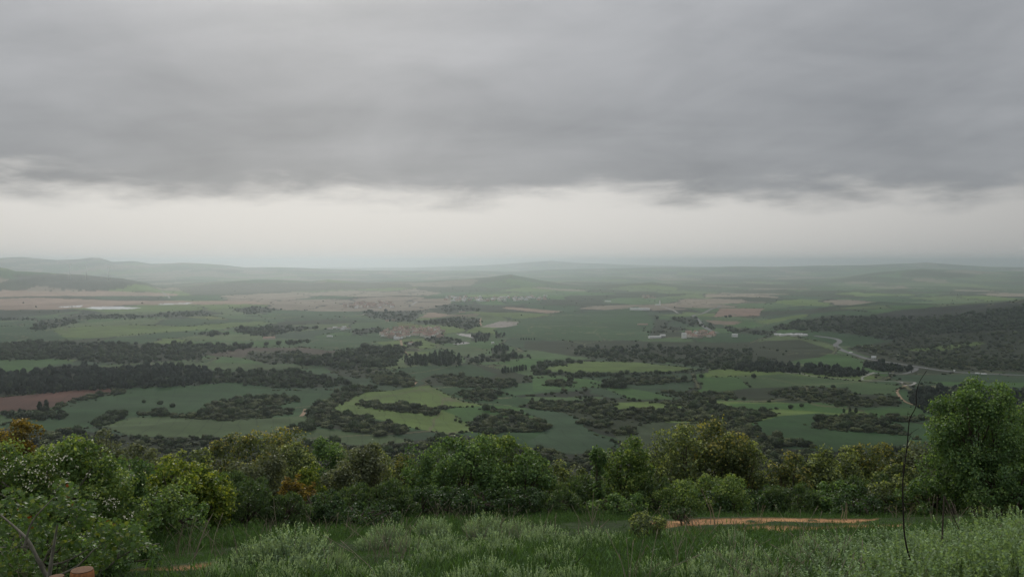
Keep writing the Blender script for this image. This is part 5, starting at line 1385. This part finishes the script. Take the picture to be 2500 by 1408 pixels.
# grass
GR = []
for k in range(6):
    r = np.random.default_rng(800 + k); n = 95
    x, y = .11 * r.standard_normal(n), .11 * r.standard_normal(n); hgt = .050 * (.35 + 1.0 * r.random(n)); a = r.random(n) * 6.28; ln = hgt * (.25 + .5 * r.random(n))
    wv = .0026 * (.7 + .6 * r.random(n)); dirx, diry = np.cos(a), np.sin(a)
    Vs = []
    for t in (0, .55):
        for s in (-1, 1):
            Vs.append(np.stack([x + dirx * ln * t * t - diry * wv * s * (1 - .35 * t), y + diry * ln * t * t + dirx * wv * s * (1 - .35 * t), hgt * t], 1))
    Vs.append(np.stack([x + dirx * ln, y + diry * ln, hgt * (1 - .15 * r.random(n))], 1))
    V_ = np.stack(Vs, 1).reshape(-1, 3); i = np.arange(n)[:, None] * 5
    F = np.concatenate([i + np.array(f) for f in ([0, 1, 3], [0, 3, 2], [2, 3, 4])])
    c = np.array((.050, .102, .030)) * (1 - .4 * r.random((n, 1))) + np.array((.080, .145, .040)) * r.random((n, 1)) * .8
    GR.append(np_mesh('grass_tuft', V_, F, M_GRASS, np.repeat(c, 5, axis=0)))
GNG = gn_group('grass_tufts', GR)
n = 42000
gy_ = 4.2 + 14.0 * rg.random(n) ** 1.05; gx_ = (rg.random(n) - .5) * 2 * (gy_ * .72 + 2.2)
keep = ~track_mask(gx_, gy_) | (rg.random(n) < .04)
keep &= (fbm(gx_ / .9, gy_ / .9, 171, 3) > -.55)
for sx_, sy_, sr_ in SPOTS: keep &= (np.hypot(gx_ - sx_, gy_ - sy_) > sr_ * .85)
keep &= gy_ < 17.2 + .15 * gx_
keep &= (np.abs(track_dist(gx_, gy_)) > 1.9) | (rg.random(n) < .45) | (gx_ < 1.5)
gx_, gy_ = gx_[keep], gy_[keep]; n = len(gx_)
gs = (.7 + .75 * rg.random(n)) * (1 + .35 * fbm(gx_ / 1.4, gy_ / 1.4, 175, 3)) * np.where(np.abs(track_dist(gx_, gy_)) < 2.0, .35, 1.0)
tag(scatter('grass', GNG, np.stack([gx_, gy_, H(gx_, gy_) - .01], 1), rg.integers(0, 6, n), np.stack([gs * 1.1, gs * 1.1, gs], 1), np.stack([.15 * rg.standard_normal(n), .15 * rg.standard_normal(n), rg.random(n) * 6.28], 1)),
    'dark green meadow grass between the sage bushes', 'grass', kind='stuff')

DRY = []
for k in range(4):
    r = np.random.default_rng(860 + k); tubes = []
    for _ in range(5):
        b0 = np.array([.05 * r.standard_normal(), .05 * r.standard_normal(), 0]); h_ = .22 + .16 * r.random(); ln_ = .10 * r.standard_normal(2)
        p1 = b0 + np.array([ln_[0] * .4, ln_[1] * .4, h_ * .6]); p2 = b0 + np.array([ln_[0], ln_[1], h_])
        tubes.append(([b0, p1, p2], [.0022, .0018, .0012])); tubes.append(([p2, p2 + (p2 - p1) * .12, p2 + (p2 - p1) * .28], [.0014, .0030, .0010]))
    DRY.append(join_tubes('dry_stem', tubes, M_STRAW, 4))
GND = gn_group('dry_stems', DRY)
n = 420
dy_ = 5.2 + 10.5 * rg.random(n); dx_ = (rg.random(n) - .5) * 2 * (dy_ * .6)
kp = (fbm(dx_ / 1.1, dy_ / 1.1, 191, 3) > .0) & ~track_mask(dx_, dy_); dx_, dy_ = dx_[kp], dy_[kp]; n = len(dx_); ds_ = .6 + .6 * rg.random(n)
tag(scatter('dry_grass', GND, np.stack([dx_, dy_, H(dx_, dy_) - .01], 1), rg.integers(0, 4, n), np.stack([ds_] * 3, 1), np.stack([np.zeros(n), np.zeros(n), rg.random(n) * 6.28], 1)),
    'thin straw coloured seed stems scattered through the meadow', 'dry grass', kind='stuff')

# ------------------------------------------------------------------ stalks, bare sapling, broken stick, posts
def stick(name, pix, Y, r0, r1, mat, label, cat, group=None, twigs=(), seg=6, ground=True):
    pts = [np.array(at_depth(px, py, Y)) for px, py in pix]
    if ground:
        p = pts[0].copy(); p[2] = min(H1(p[0], Y), p[2]) - .03; base = p; pts = [p] + pts if pts[0][2] - p[2] > .06 else [p] + pts[1:]
    else: base = pts[0]
    e = empty(name, tuple(base))
    L_ = smooth_line([q - base for q in pts], 4); tubes = [(L_, np.linspace(r0, r1, len(L_)))]
    link('stem', join_tubes('stem', tubes, mat, seg), e)
    for tw in twigs:
        q = smooth_line([np.array(at_depth(px, py, Y + .02 * j)) - base for j, (px, py) in enumerate(tw)], 3)
        link('twig', join_tubes('twig', [(q, np.linspace(r1 * 1.2, r1 * .4, len(q)))], mat, 5), e)
    return tag(e, label, cat, group)
stick('bare_sapling', [(2237,1398),(2222,1365),(2209,1310),(2205,1240),(2204,1180),(2208,1140),(2215,1085),(2218,1045),(2222,1020),(2236,992),(2237,960),(2245,932),(2262,905)], 5.6, .0065, .0016, M_DEAD,
      'thin leafless dark sapling in front of the tall right hand tree', 'sapling', twigs=[[(2237,992),(2247,987),(2256,981)], [(2219,1062),(2231,1052),(2244,1044)], [(2217,1080),(2222,1065),(2226,1052)], [(2219,1040),(2216,1020),(2217,1003)], [(2213,1098),(2226,1075),(2230,1062)]])
stick('broken_stick', [(2300,1330),(2302,1270),(2305,1210)], 6.4, .008, .005, M_BARK, 'broken grey stick snapped at the top, standing among the tall plants', 'stick', twigs=[[(2305,1210),(2325,1255),(2345,1300),(2360,1340)]])
stick('pale_branch', [(455,1408),(470,1375),(482,1340),(493,1310),(505,1280),(520,1252)], 6.6, .0095, .003, M_STRAW, 'long pale leaning dead branch right of the hawthorn', 'branch', twigs=[[(490,1318),(505,1302),(512,1292)]])
STK = [(675,1285,668,1215,13.5),(795,1295,790,1258,12.8),(840,1310,852,1245,12.5),(820,1285,826,1250,12.8),(932,1280,931,1262,12.5),(1357,1300,1358,1250,12.2),(1445,1275,1430,1225,15),(1446,1275,1462,1230,15),(1447,1272,1449,1200,15),(1225,1290,1235,1262,11.5),
       (1670,1265,1655,1240,15),(1676,1265,1668,1238,15),(1690,1270,1686,1240,15),(1700,1300,1672,1255,13.6),(1712,1305,1690,1260,13.6),(1716,1305,1700,1262,13.6),(1675,1305,1685,1275,13.6),(1748,1310,1735,1230,13.8),(1752,1312,1760,1235,13.8),(1735,1250,1712,1190,15),(1745,1290,1728,1215,14),
       (1462,1292,1487,1266,12.4),(2058,1268,2066,1225,16.5),(2066,1268,2068,1228,16.5),(2052,1262,2054,1232,16.5),(2180,1255,2172,1232,16.5),(2188,1255,2190,1230,16.5),(2205,1255,2210,1236,16.5),(1412,1300,1412,1262,12.6),(1340,1300,1345,1270,12.2)]
for k, (x0, y0, x1, y1, Y) in enumerate(STK):
    stick('dry_stalk', [(x0, y0), (x0 * .5 + x1 * .5 + 3 * rg.standard_normal(), (y0 + y1) / 2), (x1, y1)], Y, .0085, .0035, M_STRAW, 'thin pale dry stalk ' + ('in the cluster beside the track' if 1600 < x0 < 1800 else 'left of the dark central thicket' if x0 < 1000 else 'by the right end of the track' if x0 > 2000 else 'in front of the bushes at the meadow centre'), 'stalk',
          {True: 'dry stalks beside the track'}.get(1600 < x0 < 1800, 'dry stalks left' if x0 < 1000 else 'dry stalks right' if x0 > 2000 else 'dry stalks centre'))
for k, (x0, y0, x1, y1, lb) in enumerate([(1325,1405,1345,1365,'thin dark twig at the bottom centre, left of the forked one'), (1365,1405,1430,1350,'longer dark leaning twig at the bottom centre'), (1330,1400,1330,1350,'upright dark twig at the bottom centre'), (2178,1390,2176,1345,'short dark upright twig left of the bare sapling')]):
    stick('dark_twig', [(x0, y0), ((x0 + x1) / 2 + 2, (y0 + y1) / 2), (x1, y1)], 6.3, .005, .002, M_DEAD, lb, 'twig')

def post(px, py, wpx, Y, lb, tall, top_dark):
    X, _, Zt = at_depth(px, py, Y); Z = H1(X, Y); rr = wpx / FPX * Y / 2
    e = empty('wooden_post', (X, Y, Z - .1)); h = Zt - Z + .1
    b = MB(); b.lathe([(rr * .98, 0), (rr, h * .4), (rr, h - .022), (rr * .985, h - .012), (rr * .93, h - .002)], 32); b.build('shaft', M_WOODP if not top_dark else M_ENDGR, e, smooth=False)
    b = MB(); b.lathe([(rr * .925, h - .012), (rr * .92, h + .0015), (rr * .6, h + .003), (rr * .1, h + .0025)], 32); b.build('end_grain', M_ENDGR, e)
    tag(e, lb, 'post')
post(200.5, 1390, 55, 3.7, 'orange brown round wooden post with flat top at the bottom left', 1, False)
post(138, 1406.5, 36, 3.5, 'lower dark wooden post barely showing at the bottom edge', 1, True)

# ------------------------------------------------------------------ air
zmin = float(ZZ.min()) - 1.0; zmax = float(max(ZZ.max(), EYE)) + 12.0
hb = MB(); hb.box((0, 19300, (zmin + zmax) / 2), (96000, 39000, zmax - zmin))
mh = bpy.data.materials.new('haze'); mh.use_nodes = True
mh.node_tree.nodes.clear()
pv = mh.node_tree.nodes.new('ShaderNodeVolumePrincipled'); om = mh.node_tree.nodes.new('ShaderNodeOutputMaterial')
pv.inputs['Color'].default_value = (0.85, 0.94, 1.0, 1); pv.inputs['Density'].default_value = 6.9e-5; pv.inputs['Anisotropy'].default_value = 0.885
mh.node_tree.links.new(pv.outputs[0], om.inputs['Volume'])
tag(hb.build('haze', mh), 'pale haze hanging over the whole plain', 'haze', kind='stuff')
